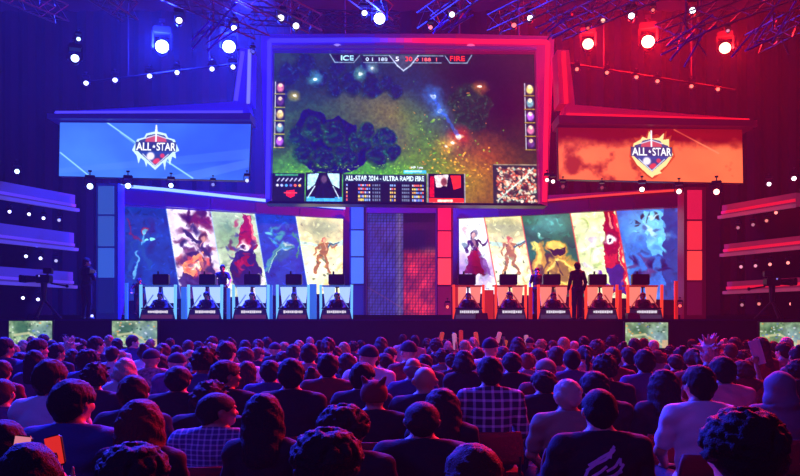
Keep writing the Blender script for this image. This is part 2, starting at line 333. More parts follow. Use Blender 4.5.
vb(MB().bar(tl, P(269, 200, YM)+o2, .13, .04), 'led_strip', gl_b, vw); vb(MB().bar(tr, P(543, 203, YM)+o2, .13, .04), 'led_strip', gl_r, vw)
# soft inner lip
vb(MB().bar(P(273.5, 50, YM)+o2, P(404, 50, YM)+o2, .07, .08), 'inner_lip', mat('lip_blue', (90, 80, 160), .3, .5, emit=(70, 50, 170), strength=.5), vw)
vb(MB().bar(P(404, 50, YM)+o2, P(535, 51.5, YM)+o2, .07, .08), 'inner_lip', mat('lip_red', (160, 70, 130), .3, .5, emit=(130, 40, 120), strength=.5), vw)
for px in (338, 470): vb(MB().sphere(P(px, 49, YM)+o2, .08, sc=(1.6, .6, .8)), 'lamp', glow('lip_lamp_%d' % px, (150, 130, 255) if px < 400 else (255, 90, 150), 1.1), vw)
hang = MB()
for px in (290, 345, 460, 520): hang.tube(P(px, 38, YM)+Vector((0, .2, 0)), P(px, 38, YM)+Vector((0, .2, 5)), .02)
vb(hang, 'hanging_cable', mat('steel', (90, 90, 100), .4, .9), vw)
vb(MB().box(P(405, 120, YM)+Vector((0, .3, 0)), (7.6, .25, 4.2)), 'back_casing', deckm, vw)
# ------------------------------------------------------------------ side screens with the crest
def crest(p, cx, cy, S, fire):
    def T(pts): return [(cx+x*S, cy+y*S) for x, y in pts]
    rr = random.Random(3)
    if fire:
        oc = (255, 225, 150)
        p.poly(T([(-22, -4), (-21, -10), (-16, -13), (-18, -17), (-12, -16), (-10, -20), (-6, -18), (-2, -26), (-1, -18), (6, -21), (10, -18), (16, -25), (15, -17), (21, -20), (19, -13), (24, -15), (22, -7), (24, 2), (16, 12), (4, 24), (0, 26), (-5, 23), (-16, 12), (-23, 3)]), (190, 60, 20), .8)
        p.poly(T([(-20, -4), (-18, -11), (-11, -15), (-9, -18), (-4, -16), (-2, -24), (1, -16), (8, -17), (13, -22), (12, -15), (18, -16), (18, -8), (22, 0), (15, 11), (8, 17), (10, 19), (2, 22), (0, 24), (-4, 21), (-15, 11), (-21, 1)]), oc)
    else:
        oc = (205, 240, 255)
        p.poly(T([(-24, 1), (-19, -10), (-12, -12), (-10, -16), (-1.5, -18), (0, -26), (1.5, -18), (10, -16), (12, -12), (19, -10), (24, 1), (20, 3), (21, 9), (17, 7), (15, 16), (13, 9), (11, 12), (10, 21), (8, 13), (0, 21), (-8, 14), (-9, 18), (-11, 12), (-15, 9), (-17, 15), (-19, 7)]), oc)
    p.poly(T([(-20, 0), (-17, -9), (-11, -11), (-9, -14), (0, -16), (9, -14), (11, -11), (17, -9), (20, 0), (14, 6), (0, 18), (-14, 6)]), (60, 66, 120))
    p.poly(T([(-10, -11), (0, -14), (10, -11), (11, -6), (-11, -6)]), (196, 74, 92)); p.line(T([(-11, -11), (0, -14.5), (11, -11)]), .9*S, (230, 230, 245)); p.line(T([(0, -24), (0, -8)]), 1.6*S, (250, 250, 255))
    p.poly(T([(-19, 0), (19, 0), (15, 5), (-15, 5)]), (36, 66, 150))
    p.poly(T([(-13, 5), (13, 5), (0, 17)]), (44, 60, 130)); p.ell(cx-5*S, cy+7*S, 4*S, 4*S, (245, 230, 240)); p.ell(cx+1*S, cy+12*S, 4*S, 2.6*S, (220, 60, 80), 1, -.5); p.ell(cx+7*S, cy+6.5*S, 2.4*S, 2.4*S, (210, 60, 90)); p.line(T([(-13, 5), (0, 17), (13, 5)]), .9*S, (225, 235, 250))
    p.poly(T([(-21, -7.5), (21, -7.5), (21, 2), (-21, 2)]), (30, 44, 110), .85); p.text('ALL', cx-20*S, cy-6.8*S, 15.5*S, 8.2*S, (250, 252, 255)); p.text('STAR', cx+.8*S, cy-6.8*S, 19.4*S, 8.2*S, (250, 252, 255))
    p.poly([(cx+(-1.9+2.*math.sin(i*math.pi/5)*(1 if i % 2 == 0 else .45))*S, cy+(-2.8-2.*math.cos(i*math.pi/5)*(1 if i % 2 == 0 else .45))*S) for i in range(10)], (250, 252, 255))
def ice_picture():
    p = Pic(190, 55, 2.4, (44, 92, 224)); n = p.noise(50, 3, 4); p.a = np.array((34, 74, 212.))[None, None]*(1-n)[..., None]+np.array((74, 140, 250.))*n[..., None]
    p.ell(25, 30, 45, 34, (80, 150, 250), .5, 0, .9); p.ell(165, 20, 60, 30, (26, 66, 215), .45, 0, .9)
    p.poly([(0, 47), (190, 24), (190, 34), (0, 52)], (90, 140, 240), .25); p.poly([(100, 55), (190, 34), (190, 42), (140, 55)], (120, 160, 240), .25)
    p.line([(46, -1), (82, 24)], 1.3, (150, 215, 255)); p.line([(1, 31), (30, 54)], 1.3, (150, 215, 255)); p.line([(108, 38), (134, 54)], 1.4, (150, 215, 255)); p.line([(60, 10), (82, 26)], .8, (170, 225, 255), .5)
    crest(p, 96, 26, .98, False); return p
def fire_picture():
    p = Pic(184, 53, 2.4, (250, 100, 60)); n = p.noise(34, 5, 4); m = p.noise(9, 8, 4); Y = p.y/53
    top = np.clip((.4-Y)/.2+(m-.5)*1.1, 0, 1); b = np.array((255, 96, 58.))*(1-n*.5)[..., None]+np.array((255, 140, 80.))*(n*.5)[..., None]
    p.a = b*(1-top)[..., None]+np.array((120, 6, 6.))*top[..., None]
    t2 = np.clip((p.noise(14, 11, 4)-.5)*4-(np.abs(Y-.75))*2+np.clip((80-p.x)/60, -1, 1)*.7, 0, 1); p.a = p.a*(1-t2*.75)[..., None]+np.array((130, 14, 12.))*(t2*.75)[..., None]
    p.line([(116, 1), (160, 24)], 1.2, (250, 130, 90)); p.ell(140, 6, 40, 5, (150, 10, 8), .6, .05, .8)
    crest(p, 93, 26, .98, True); return p
YS = 24.5
for side in (0, 1):
    blue = side == 0
    root = tag(empty('side_screen', P(155 if blue else 650, 182, YS)), 'blue side video screen with an icy shield crest' if blue else 'orange red side video screen with a flaming shield crest', 'screen')
    q = [P(60, 122.5, YS), P(251, 124, YS), P(248.5, 180.5, YS), P(59, 176, YS)] if blue else [P(558, 127.5, YS), P(742, 129.5, YS), P(743, 183, YS), P(559, 179, YS)]
    vput(ice_picture() if blue else fire_picture(), 'picture_panel', screen_mat('screen_side', 1.25), q, root)
    bk = [v+Vector((0, .05, 0)) for v in q]
    vb(MB().prism(bk, (0, .25, 0)), 'casing', deckm, root)
    # hood: an L-shaped light panel over the screen
    fm = mat('hood_blue', (110, 110, 220), .35, .2, emit=(22, 16, 170), strength=.6) if blue else mat('hood_red', (220, 90, 90), .35, .2, emit=(140, 4, 22), strength=.55)
    r2 = tag(empty('screen_hood', P(155 if blue else 650, 122, YS)), 'L-shaped blue glowing hood above the icy side screen' if blue else 'L-shaped red glowing hood above the flaming side screen', 'light panel')
    if blue:
        hb = [P(54, 112, YS), P(247, 101, YS), P(250, 116, YS), P(54, 116.5, YS)]; vv = [P(240, 48, YS), P(252, 48, YS), P(251, 102, YS), P(247, 101, YS), P(233, 101.8, YS)]
        lip = [P(52, 116.5, YS), P(253, 116, YS), P(252, 122.5, YS), P(52, 121, YS)]; sp = [(P(56, 113.5, YS), P(243, 113, YS)), (P(236, 101, YS), P(243, 52, YS))]; s2 = [(P(248.5, 104, YS), P(250, 50, YS))]
    else:
        hb = [P(750, 119, YS), P(566, 104, YS), P(562, 118, YS), P(750, 123, YS)]; vv = [P(569, 50, YS), P(557, 50, YS), P(559, 104, YS), P(566, 104, YS), P(575, 105, YS)]
        lip = [P(752, 123, YS), P(556, 118, YS), P(557, 126, YS), P(752, 129, YS)]; sp = [(P(748, 121, YS), P(566, 115.5, YS)), (P(566, 104, YS), P(563, 52, YS))]; s2 = []
    vb(MB().prism(hb, (0, .8, 0)), 'hood_panel', fm, r2); vb(MB().prism(vv, (0, .8, 0)), 'side_panel', fm, r2)
    vb(MB().prism([v+Vector((0, -.35, 0)) for v in lip], (0, 1.1, 0)), 'lower_lip', mat('lip_b', (50, 50, 110), .4, .3, emit=(24, 16, 120), strength=.5) if blue else mat('lip_r', (120, 30, 50), .4, .3, emit=(90, 4, 30), strength=.4), r2)
    for a, b in sp: vb(MB().bar(a+Vector((0, -.05, 0)), b+Vector((0, -.05, 0)), .12, .04), 'led_strip', glow('hood_led_b', (70, 60, 255), 1.3, True) if blue else glow('hood_led_r', (255, 20, 40), 1.1, True), r2)
    for a, b in s2: vb(MB().bar(a+Vector((0, -.05, 0)), b+Vector((0, -.05, 0)), .1, .04), 'led_strip', glow('hood_led_b2', (110, 110, 255), 1.3), r2)
# ------------------------------------------------------------------ long screens behind the players, with painted figures
def fig_humanoid(p, cx, cy, s, body, skin, hair, robe=None, lean=0.):
    def q(x, y): return (cx+(x+lean*y)*s, cy+y*s)
    if robe: p.poly([q(-3, -2), q(3, -2), q(12, 26), q(-12, 26)], robe, .95, tuple(v*.6 for v in robe)); p.poly([q(2, 0), q(5, 2), q(20, 27), q(8, 25)], tuple(min(255, v*.8+30) for v in (110, 50, 150)), .8)
    else: p.line([q(-1, 2), q(-5, 14), q(-8, 26)], 4*s, body); p.line([q(2, 2), q(5, 14), q(9, 25)], 4*s, body)
    p.poly([q(-5, -10), q(5, -10), q(4, 2), q(-4, 2)], body); p.line([q(-5, -9), q(-10, -2), q(-8, 4)], 2.4*s, body); p.line([q(5, -9), q(11, -4), q(15, -9)], 2.4*s, body)
    p.line([q(0, -12), q(1, -2)], 2*s, skin, .7); p.ell(*q(0, -14), 3.2*s, 3.8*s, hair); p.ell(*q(.6, -13.2), 2.1*s, 2.7*s, skin)
def scene_(p, i, x0, w, kind):        # one slanted painting; x0 = left edge at mid height
    h = p.h; sl = 7.5; poly = [(x0-sl, 0), (x0+w-sl, 0), (x0+w+sl, h), (x0+sl, h)] if i > 0 else [(x0-50, 0), (x0+w-sl, 0), (x0+w+sl, h), (x0-50, h)]
    b = Pic(p.w, p.h, p.k); rr = random.Random(kind+20); cx = x0+w/2-(15 if i == 4 else 0); n, m = b.noise(16, kind, 4), b.noise(5, kind+40, 3)
    def base(c1, c2): b.a = np.array(c1, float)*(1-n)[..., None]+np.array(c2, float)*n[..., None]
    def blobs(k, cs, sx, sy, cy, ss, a=.7):
        for _ in range(k): b.ell(rr.gauss(cx, sx), rr.gauss(cy, sy), rr.uniform(.4, 1)*ss*1.8, rr.uniform(.3, .8)*ss, rr.choice(cs), a, rr.uniform(0, 3.1), .4)
    if kind == 0:
        base((8, 30, 96), (14, 66, 160)); b.ell(cx+4, 30, 26, 34, (20, 90, 190), .5, 0, .9); blobs(10, [(70, 30, 90), (40, 50, 130)], 14, 12, 20, 5, .35)
        fig_humanoid(b, cx-4, 34, .95, (24, 74, 150), (110, 190, 230), (150, 40, 60), None, -.12); b.ell(cx+1, 30, 2, 1.6, (140, 230, 255)); b.ell(cx+6, 30, 1.6, 1.6, (140, 230, 255)); b.line([(cx-8, 40), (cx-7, 50), (cx-11, 66)], 1.6, (120, 190, 240), .8); b.line([(cx-18, 10), (cx-14, 24), (cx-2, 30)], 1.5, (120, 40, 90), .8)
    elif kind == 1:
        base((245, 235, 240), (206, 190, 215)); blobs(50, [(70, 40, 90), (100, 50, 80), (40, 34, 80), (150, 70, 70)], 9, 14, 46, 5, .8); blobs(14, [(110, 30, 40), (70, 20, 40)], 8, 4, 8, 5, .9)
        b.poly([(cx-16, 52), (cx+6, 40), (cx+4, 58), (cx-10, 68)], (240, 150, 90)); b.poly([(cx-12, 56), (cx+4, 50), (cx, 60)], (255, 230, 200)); b.ell(cx+4, 27, 4, 4.6, (80, 40, 40)); b.ell(cx+5, 29, 2.8, 3.4, (200, 140, 120)); b.line([(cx-12, 20), (cx+12, 44), (cx+18, 62)], 3.5, (56, 44, 84)); b.line([(cx-8, 28), (cx+6, 46)], 1.6, (190, 160, 180))
        b.poly([(x0-2, h), (x0+8, 62), (x0+60, 68), (x0+60, h)], (50, 30, 90), .85); blobs(20, [(230, 90, 60), (90, 50, 90)], 7, 5, 52, 2.4)
    elif kind == 2:
        base((160, 180, 130), (226, 232, 214)); b.ell(cx-14, 22, 14, 18, (110, 150, 96), .7, 0, .6); blobs(30, [(140, 170, 120), (230, 240, 220), (90, 130, 100)], 14, 22, 30, 4, .5)
        b.poly([(cx+2, 0), (cx+10, 2), (cx+16, 36), (cx+8, 40), (cx-4, 34), (cx, 14)], (150, 24, 44)); b.poly([(cx-6, 40), (cx+10, 34), (cx+22, 56), (cx+20, 84), (cx-2, 80), (cx-12, 60)], (38, 34, 92)); b.ell(cx+3, 33, 5, 4.4, (240, 225, 225)); b.ell(cx+3.4, 33, 2.2, 2.2, (60, 20, 40))
        b.poly([(cx-8, 52), (cx+6, 44), (cx+12, 52), (cx-2, 58)], (130, 24, 40)); b.poly([(cx-24, 62), (cx-14, 60), (cx-6, 78), (cx-24, 82)], (240, 240, 230), .9); b.line([(cx+8, 4), (cx+14, 30)], 2.4, (226, 110, 110)); b.poly([(cx+16, 62), (cx+24, 66), (cx+22, 86), (cx+12, 84)], (236, 226, 226), .85); blobs(24, [(80, 26, 60), (170, 40, 60), (60, 50, 130)], 5, 16, 40, 3, .7)
    elif kind == 3:
        base((12, 44, 140), (24, 84, 190)); blobs(16, [(80, 190, 170), (60, 150, 160), (40, 110, 170)], 12, 8, 22, 3, .6); b.ell(cx, 40, 12, 6, (30, 90, 140), .8, -.4); b.ell(cx+4, 32, 6, 3.4, (190, 210, 190), .9, .2); b.line([(cx-16, 58), (cx-10, 40), (cx-2, 30), (cx+10, 34)], 3, (70, 140, 160)); b.line([(cx-14, 60), (cx-9, 44), (cx-2, 34)], 1, (170, 220, 170)); b.line([(cx+12, 16), (cx+18, 34), (cx+16, 44)], 2, (50, 130, 110)); b.ell(cx-14, 18, 4, 2, (110, 200, 210), .9)
    elif kind == 4:
        base((255, 240, 190), (250, 226, 150)); b.ell(cx-4, 12, 26, 11, (150, 158, 122), .8, .1, .6); b.poly([(cx-24, 24), (cx+2, 30), (cx+26, 20), (cx+26, 28), (cx+2, 35), (cx-24, 30)], (180, 220, 210), .8); b.ell(cx-10, 58, 22, 16, (255, 250, 225), .8, 0, .8); blobs(18, [(210, 150, 60), (240, 200, 110), (190, 160, 90)], 12, 16, 58, 2.6, .6)
        fig_humanoid(b, cx, 38, .95, (170, 110, 50), (230, 180, 130), (200, 90, 60), None, 0); b.line([(cx+4, 34), (cx+16, 26)], 2, (60, 100, 110)); blobs(8, [(90, 100, 60)], 9, 10, 60, 1.8, .8)
    elif kind == 5:
        base((222, 228, 240), (250, 250, 252)); b.ell(cx-16, 60, 12, 16, (120, 60, 160), .6, 0, .7); b.ell(cx+14, 62, 8, 14, (130, 80, 170), .6, .5, .7); b.line([(cx-12, 10), (cx-8, 26), (cx-2, 30)], 1.8, (220, 190, 190)); fig_humanoid(b, cx-1, 34, 1.12, (70, 40, 90), (214, 170, 160), (30, 20, 36), (160, 16, 50), 0); b.ell(cx-13, 28, 2.5, 4, (90, 120, 130), .7); blobs(8, [(150, 160, 180)], 10, 14, 56, 3, .5)
    elif kind == 6:
        base((20, 74, 62), (34, 120, 86)); b.ell(cx-4, 8, 18, 10, (110, 190, 200), .6, 0, .8); g1, g2, g3 = (190, 140, 30), (246, 214, 100), (90, 56, 10)
        b.ell(cx-2, 66, 28, 24, g3, .95, 0, .1); b.ell(cx+8, 60, 17, 18, g1, 1, 0, .08); b.ell(cx+8, 60, 12.5, 13.5, g2, 1, 0, .08); b.ell(cx+8, 60, 9.5, 10.5, (150, 110, 30), 1, 0, .1); b.line([(cx+2, 50), (cx+10, 62)], 1.2, (60, 30, 10)); b.ell(cx+4, 36, 12, 8, g1, 1, .1, .1); b.ell(cx+4, 33, 9, 4, g2, .8, .1); b.poly([(cx-5, 37), (cx+14, 36), (cx+12, 41), (cx-2, 42)], (60, 36, 8)); b.ell(cx-15, 48, 6, 18, g1, 1, .15, .1); b.ell(cx-16, 48, 2.6, 14, g2, .8, .15); b.ell(cx-20, 34, 4.5, 4, g2); b.ell(cx-15, 60, 3, 8, g3, .9); b.ell(cx-14, 22, 2, 3, (170, 230, 220), .9)
    elif kind == 7:
        base((190, 210, 120), (240, 240, 220)); blobs(26, [(150, 180, 90), (230, 215, 240), (190, 170, 220), (250, 250, 240)], 16, 24, 40, 4, .55)
        b.poly([(cx+2, 0), (cx+14, 0), (cx+26, 84), (cx+10, 80), (cx+4, 50), (cx+4, 30)], (150, 20, 40)); b.ell(cx+9, 28, 6, 6, (120, 24, 60)); b.ell(cx+9, 28, 4.6, 4.8, (250, 240, 240)); b.ell(cx+9, 28, 1.8, 2, (60, 20, 50)); b.poly([(cx+3, 46), (cx+14, 40), (cx+20, 46), (cx+14, 54), (cx+4, 54)], (190, 40, 50)); b.poly([(cx+6, 56), (cx+20, 50), (cx+25, 84), (cx+8, 78)], (66, 40, 120)); b.line([(cx+14, 4), (cx+22, 44), (cx+26, 80)], 2, (220, 40, 50)); b.line([(cx-2, 60), (cx+2, 72), (cx+10, 76)], 3, (120, 70, 170)); b.line([(cx+8, 2), (cx+12, 18)], 2.2, (236, 140, 120))
    elif kind == 8:
        base((30, 80, 180), (70, 150, 226)); b.poly([(cx-6, 0), (cx+14, 4), (cx+14, 44), (cx+2, 44)], (110, 200, 245), .8); b.ell(cx-6, 14, 12, 12, (150, 225, 250), .6, 0, .8); b.poly([(cx+14, 0), (cx+60, 0), (cx+60, 90), (cx+14, 90)], (24, 50, 120), .75); blobs(24, [(60, 110, 200), (40, 40, 110), (140, 200, 240)], 18, 22, 40, 4, .5); blobs(14, [(30, 24, 80), (90, 60, 120)], 8, 8, 54, 4, .8); blobs(10, [(190, 230, 245), (20, 30, 50)], 8, 5, 10, 2.6, .9)
    for k_ in range(150):
        x_, y_ = rr.uniform(x0-12, x0+w+12), rr.uniform(0, h); j, i_ = int(x_*b.k) % b.W, min(b.H-1, int(y_*b.k)); c_ = b.a[i_, j]*rr.uniform(.6, 1.5); b.ell(x_+rr.uniform(-3, 3), y_+rr.uniform(-3, 3), rr.uniform(.8, 3.2), rr.uniform(.5, 1.4), np.clip(c_, 0, 255), .6, rr.uniform(0, 3.1), .4)
    wx, wy = (b.noise(9, kind+70, 3)-.5)*9, (b.noise(9, kind+90, 3)-.5)*9; jj = np.clip(((b.x+wx)*b.k), 0, b.W-1).astype(int); ii_ = np.clip(((b.y+wy)*b.k), 0, b.H-1).astype(int); b.a = b.a[ii_, jj]; b.a = np.clip(128+(b.a-128)*1.15, 0, 255)
    # copy inside the slanted outline
    msk = Pic(p.w, p.h, p.k); msk.poly(poly, (1, 1, 1)); mm = msk.a[..., :1]; p.a = p.a*(1-mm)+b.a*(.86+.28*m)[..., None]*mm
    return poly
def art(side):
    p = Pic(224, 86, 2.4, (10, 30, 90)); order, xs, lc = ((0, 1, 2, 3, 4), (0, 50.5, 93, 137, 179.5, 224), (150, 200, 255)) if side == 0 else ((5, 4, 6, 7, 8), (0, 36, 76.5, 127.7, 173, 219), (230, 60, 50))
    for i, k in enumerate(order):
        x0, x1 = xs[i], xs[i+1]; scene_(p, i, x0, x1-x0 if i < 4 else x1-x0+30, k)
        if i > 0: p.line([(x0-7.5, 0), (x0+7.5, 86)], 1.3 if side else 1., lc, .75 if side else .5)
    return p
YA = (27.2, 30.5)
for side in (0, 1):
    q = [P(119, 206, YA[0]), P(343, 219, YA[1]), P(342.5, 293, YA[1]), P(118, 301, YA[0])] if side == 0 else [P(459, 219, YA[1]), P(677.5, 208, YA[0]), P(678, 300, YA[0]), P(459.5, 293, YA[1])]
    root = tag(empty('artwork_screen', (q[2]+q[3])/2), 'long screen behind the blue booths showing five slanted fantasy paintings' if side == 0 else 'long screen behind the red booths showing five slanted fantasy paintings', 'screen')
    vput(art(side), 'picture_panel', screen_mat('screen_art', 1.3), q, root)
    bk = [v+Vector((0, .06, 0)) for v in q]; vb(MB().prism(bk, (0, .25, 0)), 'casing', deckm, root)
    # curved header with the bright strip
    h = tag(empty('header_beam', (q[0]+q[1])/2+Vector((0, 0, .4))), 'violet header beam with a bright white strip above the blue side paintings' if side == 0 else 'dark red header beam with an orange strip above the red side paintings', 'beam')
    if side == 0: xs = [(119, 185.5, 204), (165, 189.5, 206.5), (211, 194.5, 209.5), (256, 199.5, 213), (300, 204, 216), (345, 208, 218.5)]
    else: xs = [(457, 206.5, 218.5), (500, 203.5, 216.5), (545, 200.5, 214.5), (590, 196.5, 211.5), (635, 193, 209), (680, 190, 206.5)]
    n = len(xs); YY = [YA[0]+(YA[1]-YA[0])*(i/(n-1) if side == 0 else 1-i/(n-1))-.15-.4*math.sin(math.pi*i/(n-1)) for i in range(n)]
    for i in range(n-1):
        a, b = xs[i], xs[i+1]
        vb(MB().prism([P(a[0], a[1], YY[i]), P(b[0]-.4, b[1], YY[i+1]), P(b[0]-.4, b[2], YY[i+1]), P(a[0], a[2], YY[i])], (0, .2, 0)), 'beam_panel', mat('beam_b', (50, 44, 120), .4, .2, emit=(24, 14, 110), strength=.55) if side == 0 else mat('beam_r', (70, 16, 40), .4, .2, emit=(50, 2, 26), strength=.5), h)
        vb(MB().bar(P(a[0], a[1], YY[i]-.05), P(b[0], b[1], YY[i+1]-.05), .1 if side == 0 else .07, .05), 'led_strip', glow('strip_b', (120, 160, 255), 2.2, True) if side == 0 else glow('strip_r', (235, 60, 36), 1.1, True), h)
# ------------------------------------------------------------------ pillars of light boxes
def pillar(x0, x1, x2, x3, ytop, yb, rows, Y, cols, dark, label):
    # outer outline x0..x3, light boxes x1..x2
    r = tag(empty('light_pillar', P((x0+x3)/2, 320, Y)), label, 'pillar')
    vb(MB().prism([P(x0, ytop, Y+.05), P(x3, ytop, Y+.05), P(x3, yb, Y+.05), P(x0, yb, Y+.05)], (0, .6, 0)), 'column_case', dark, r)
    for a, b, c in rows:
        vb(MB().prism([P(x1, a, Y-.02), P(x2, a, Y-.02), P(x2, b, Y-.02), P(x1, b, Y-.02)], (0, .08, 0)), 'light_box', c, r)
    return r
LB = lambda n, c, s=1.: mat(n, tuple(int(v*.6) for v in c), .3, emit=c, strength=s)
for m_ in (1,):
    ob1, ob2, ob3, ob4 = LB('box_b1', (46, 84, 176), 1.), LB('box_b2', (48, 92, 196), 1.), LB('box_b3', (62, 118, 222), 1.05), LB('box_b4', (16, 32, 120), .8)
    pillar(96, 98, 113.5, 118, 183, 319, [(186, 214, ob1), (216, 246, ob1), (248, 277.5, ob2), (279.5, 313, ob4)], 25.8, None, mat('case_b', (44, 56, 150), .4, .3, emit=(14, 24, 100), strength=.7), 'blue light box pillar left of the blue side paintings')
    pillar(349.5, 351, 363.5, 366, 205, 318, [(205, 229, ob2), (230.5, 256, ob3), (257.5, 283.5, ob3), (285.5, 316, ob4)], 29.5, None, mat('case_b2', (20, 30, 90), .4, .3, emit=(8, 14, 70), strength=.7), 'blue light box pillar beside the central curtain')
    r1, r2_, r3, r4 = LB('box_r1', (216, 24, 66), 1.), LB('box_r2', (240, 44, 60), 1.05), LB('box_r3', (255, 66, 62), 1.1), LB('box_r4', (110, 10, 50), .8)
    pillar(436.5, 438, 451, 453, 205, 318, [(205, 230, r1), (231.5, 257, r2_), (258.5, 284.5, r3), (286.5, 316, r4)], 29.5, None, mat('case_r2', (70, 10, 30), .4, .3, emit=(60, 4, 24), strength=.7), 'red light box pillar beside the central curtain')
    pillar(684, 688, 702, 706, 187, 319, [(190, 219, r1), (221, 249.5, r2_), (251, 280, r3), (282, 315, r4)], 25.8, None, mat('case_r', (80, 10, 30), .4, .3, emit=(80, 4, 26), strength=.7), 'red light box pillar right of the red side paintings')
# ------------------------------------------------------------------ the centre curtain of LED mesh
def curtain():
    p = Pic(70, 106, 3.2, (8, 6, 20)); n = p.noise(12, 51, 3); X, Y = p.x, p.y
    bl = np.array((62, 62, 170.)); wv = np.array((150, 130, 160.)); rd = np.array((196, 40, 34.)); dk = np.array((20, 5, 22.))
    a = np.zeros_like(p.a)+bl*(.55+.5*n)[..., None]; t = np.clip(1-np.abs(X-33)/5, 0, 1)*.75; a = a*(1-t)[..., None]+wv*t[..., None]*.8
    e = np.clip((X-36)/1.5, 0, 1); r = np.clip((Y-34)/8, 0, 1); rc = dk*(1-r)[..., None]+(rd*(.35+1.1*n)[..., None])*r[..., None]; top = np.clip(1-np.abs(Y-38)/7, 0, 1)*np.clip((X-50)/10, 0, 1); rc = rc+top[..., None]*np.array((50, 40, 30.))
    a = a*(1-e)[..., None]+rc*e[..., None]; edge = np.clip(np.minimum(X, 70-X)/3, 0, 1); a *= edge[..., None]
    g = ((X*1.05 % 3.0) < .7)*.5+((Y*1.0 % 3.0) < .7)*.35; w = ((X+Y*.55) % 7 < 1.6)*.2; a *= (1-np.clip(g, 0, .6))[..., None]*(1-w)[..., None]
    p.a = a; p.line([(2, 74), (66, 112)], .7, (150, 70, 90), .5); return p
Yc = 30.6
cq = [P(366, 212, Yc), P(437, 212, Yc), P(437, 320, Yc), P(366, 320, Yc)]
cr = tag(empty('led_curtain', P(401, 320, Yc)), 'see-through LED mesh curtain in the middle, half blue half red', 'screen')
vput(curtain(), 'mesh_panel', screen_mat('screen_curtain', 1.3), cq, cr)
vb(MB().prism([v+Vector((0, .05, 0)) for v in cq], (0, .1, 0)), 'backing', deckm, cr)
vb(MB().prism([P(364, 205, Yc-.2), P(439, 205, Yc-.2), P(439, 213, Yc-.2), P(364, 213, Yc-.2)], (0, .4, 0)), 'lintel', mat('lintel_m', (40, 24, 60), .5, emit=(22, 6, 50), strength=.4), cr)
# dark flats that close the set between the pillars
for nme, a, b, ya, yb_ in (('set_flat_left', 118, 350, 183, 320), ('set_flat_right', 452, 686, 187, 320)):
    lab = 'tall dark scenic flat carrying the blue side paintings' if a < 200 else 'tall dark scenic flat carrying the red side paintings'
    YL, YR = (27.9, 31.2) if a < 200 else (31.2, 27.9)
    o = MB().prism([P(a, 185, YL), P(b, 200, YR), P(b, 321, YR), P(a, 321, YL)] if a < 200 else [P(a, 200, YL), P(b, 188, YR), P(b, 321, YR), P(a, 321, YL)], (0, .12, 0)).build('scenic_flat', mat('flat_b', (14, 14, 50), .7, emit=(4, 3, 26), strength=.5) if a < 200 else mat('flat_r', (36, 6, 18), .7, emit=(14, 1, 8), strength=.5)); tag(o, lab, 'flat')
# ------------------------------------------------------------------ side tiers
def tier(side, k):
    z = [(181, 199, 195, 212), (223, 243, 233, 251), (266, 285, 272.5, 288)][k] if side == 0 else [(192, 207, 206, 219), (234, 249, 246, 257), (276, 293, 283, 292)][k]
    Yn, Yf = 24.0, 26.6
    if side == 0: n = (0, Yn, z[0], z[1]); f = (75-k, Yf, z[2], z[3])
    else: n = ([796, 800, 802][k], Yn, z[0], z[1]); f = ([722, 724, 727][k], Yf, z[2], z[3])
    A, B, C, D = P(n[0], n[2], Yn), P(f[0], f[2], Yf), P(f[0], f[3]-3, Yf), P(n[0], n[3]-3, Yn)
    if side == 0: d = (A-B)*.6; A, D = A+Vector((d.x, d.y, 0)), D+Vector((d.x, d.y, 0)); 
    elif k > 0: d = (A-B)*.4; A, D = A+Vector((d.x, d.y, 0)), D+Vector((d.x, d.y, 0))
    A.z = B.z = (A.z+B.z)/2; C.z = D.z = (C.z+D.z)/2
    pos = ('topmost', 'middle', 'lowest')[k]; hue = ('violet', 'left') if side == 0 else ('crimson', 'right')
    r = tag(empty('glowing_fascia', (C+D)/2), '%s of the three %s light shelves at the far %s' % (pos, hue[0], hue[1]), 'light shelf', None)
    nrm = (B-A).cross(Vector((0, 0, 1))).normalized()
    if nrm.x*(1 if side == 0 else -1) > 0: nrm = -nrm     # away from the audience, outwards
    pm = mat('tier_b', (44, 40, 70), .7, emit=(62, 44, 140), strength=.8, spec=.2) if side == 0 else mat('tier_r', (60, 34, 44), .7, emit=(120, 26, 62), strength=.8, spec=.2)
    vb(MB().prism([A, B, C, D], nrm*.5), 'fascia_panel', pm, r)
    lip = mat('tierlip_b', (50, 48, 80), .7, emit=(84, 66, 170), strength=.8, spec=.2) if side == 0 else mat('tierlip_r', (66, 44, 54), .7, emit=(140, 52, 90), strength=.8, spec=.2)
    off = -nrm*.14; dn = Vector((0, 0, -.1))
    e = (B-A).normalized()*.06*(1 if True else -1)
    vb(MB().prism([D, C+e, C+e+off, D+off], dn), 'ledge', lip, r)
    vb(MB().bar(D-nrm*.03+Vector((0, 0, .12)), C-nrm*.03+Vector((0, 0, .1)), .09, .03), 'led_strip', glow('tled_b', (84, 54, 230), 1.) if side == 0 else glow('tled_r', (230, 20, 50), 1.), r)
    for t in (.15, .85): q_ = A.lerp(B, t)-Vector((0, 0, .2)); vb(MB().box(q_+nrm*.75, (.08, .6, .08), math.atan2(nrm.y, nrm.x)-math.pi/2), 'wall_bracket', deckm, r)
    return A, B, nrm
TIER = [[tier(s, k) for k in range(3)] for s in (0, 1)]
for s in (0, 1):
    A, B, nrm = TIER[s][0]; q_ = [A+nrm*1.25, B+nrm*1.05]
    tag(MB().prism([(v.x, v.y, DZ) for v in q_]+[(v.x, v.y, A.z-.1) for v in q_[::-1]], nrm*.1).build('scenic_flat', black), 'tall dark flat behind the violet light shelves' if s == 0 else 'tall dark flat behind the crimson light shelves', 'flat')
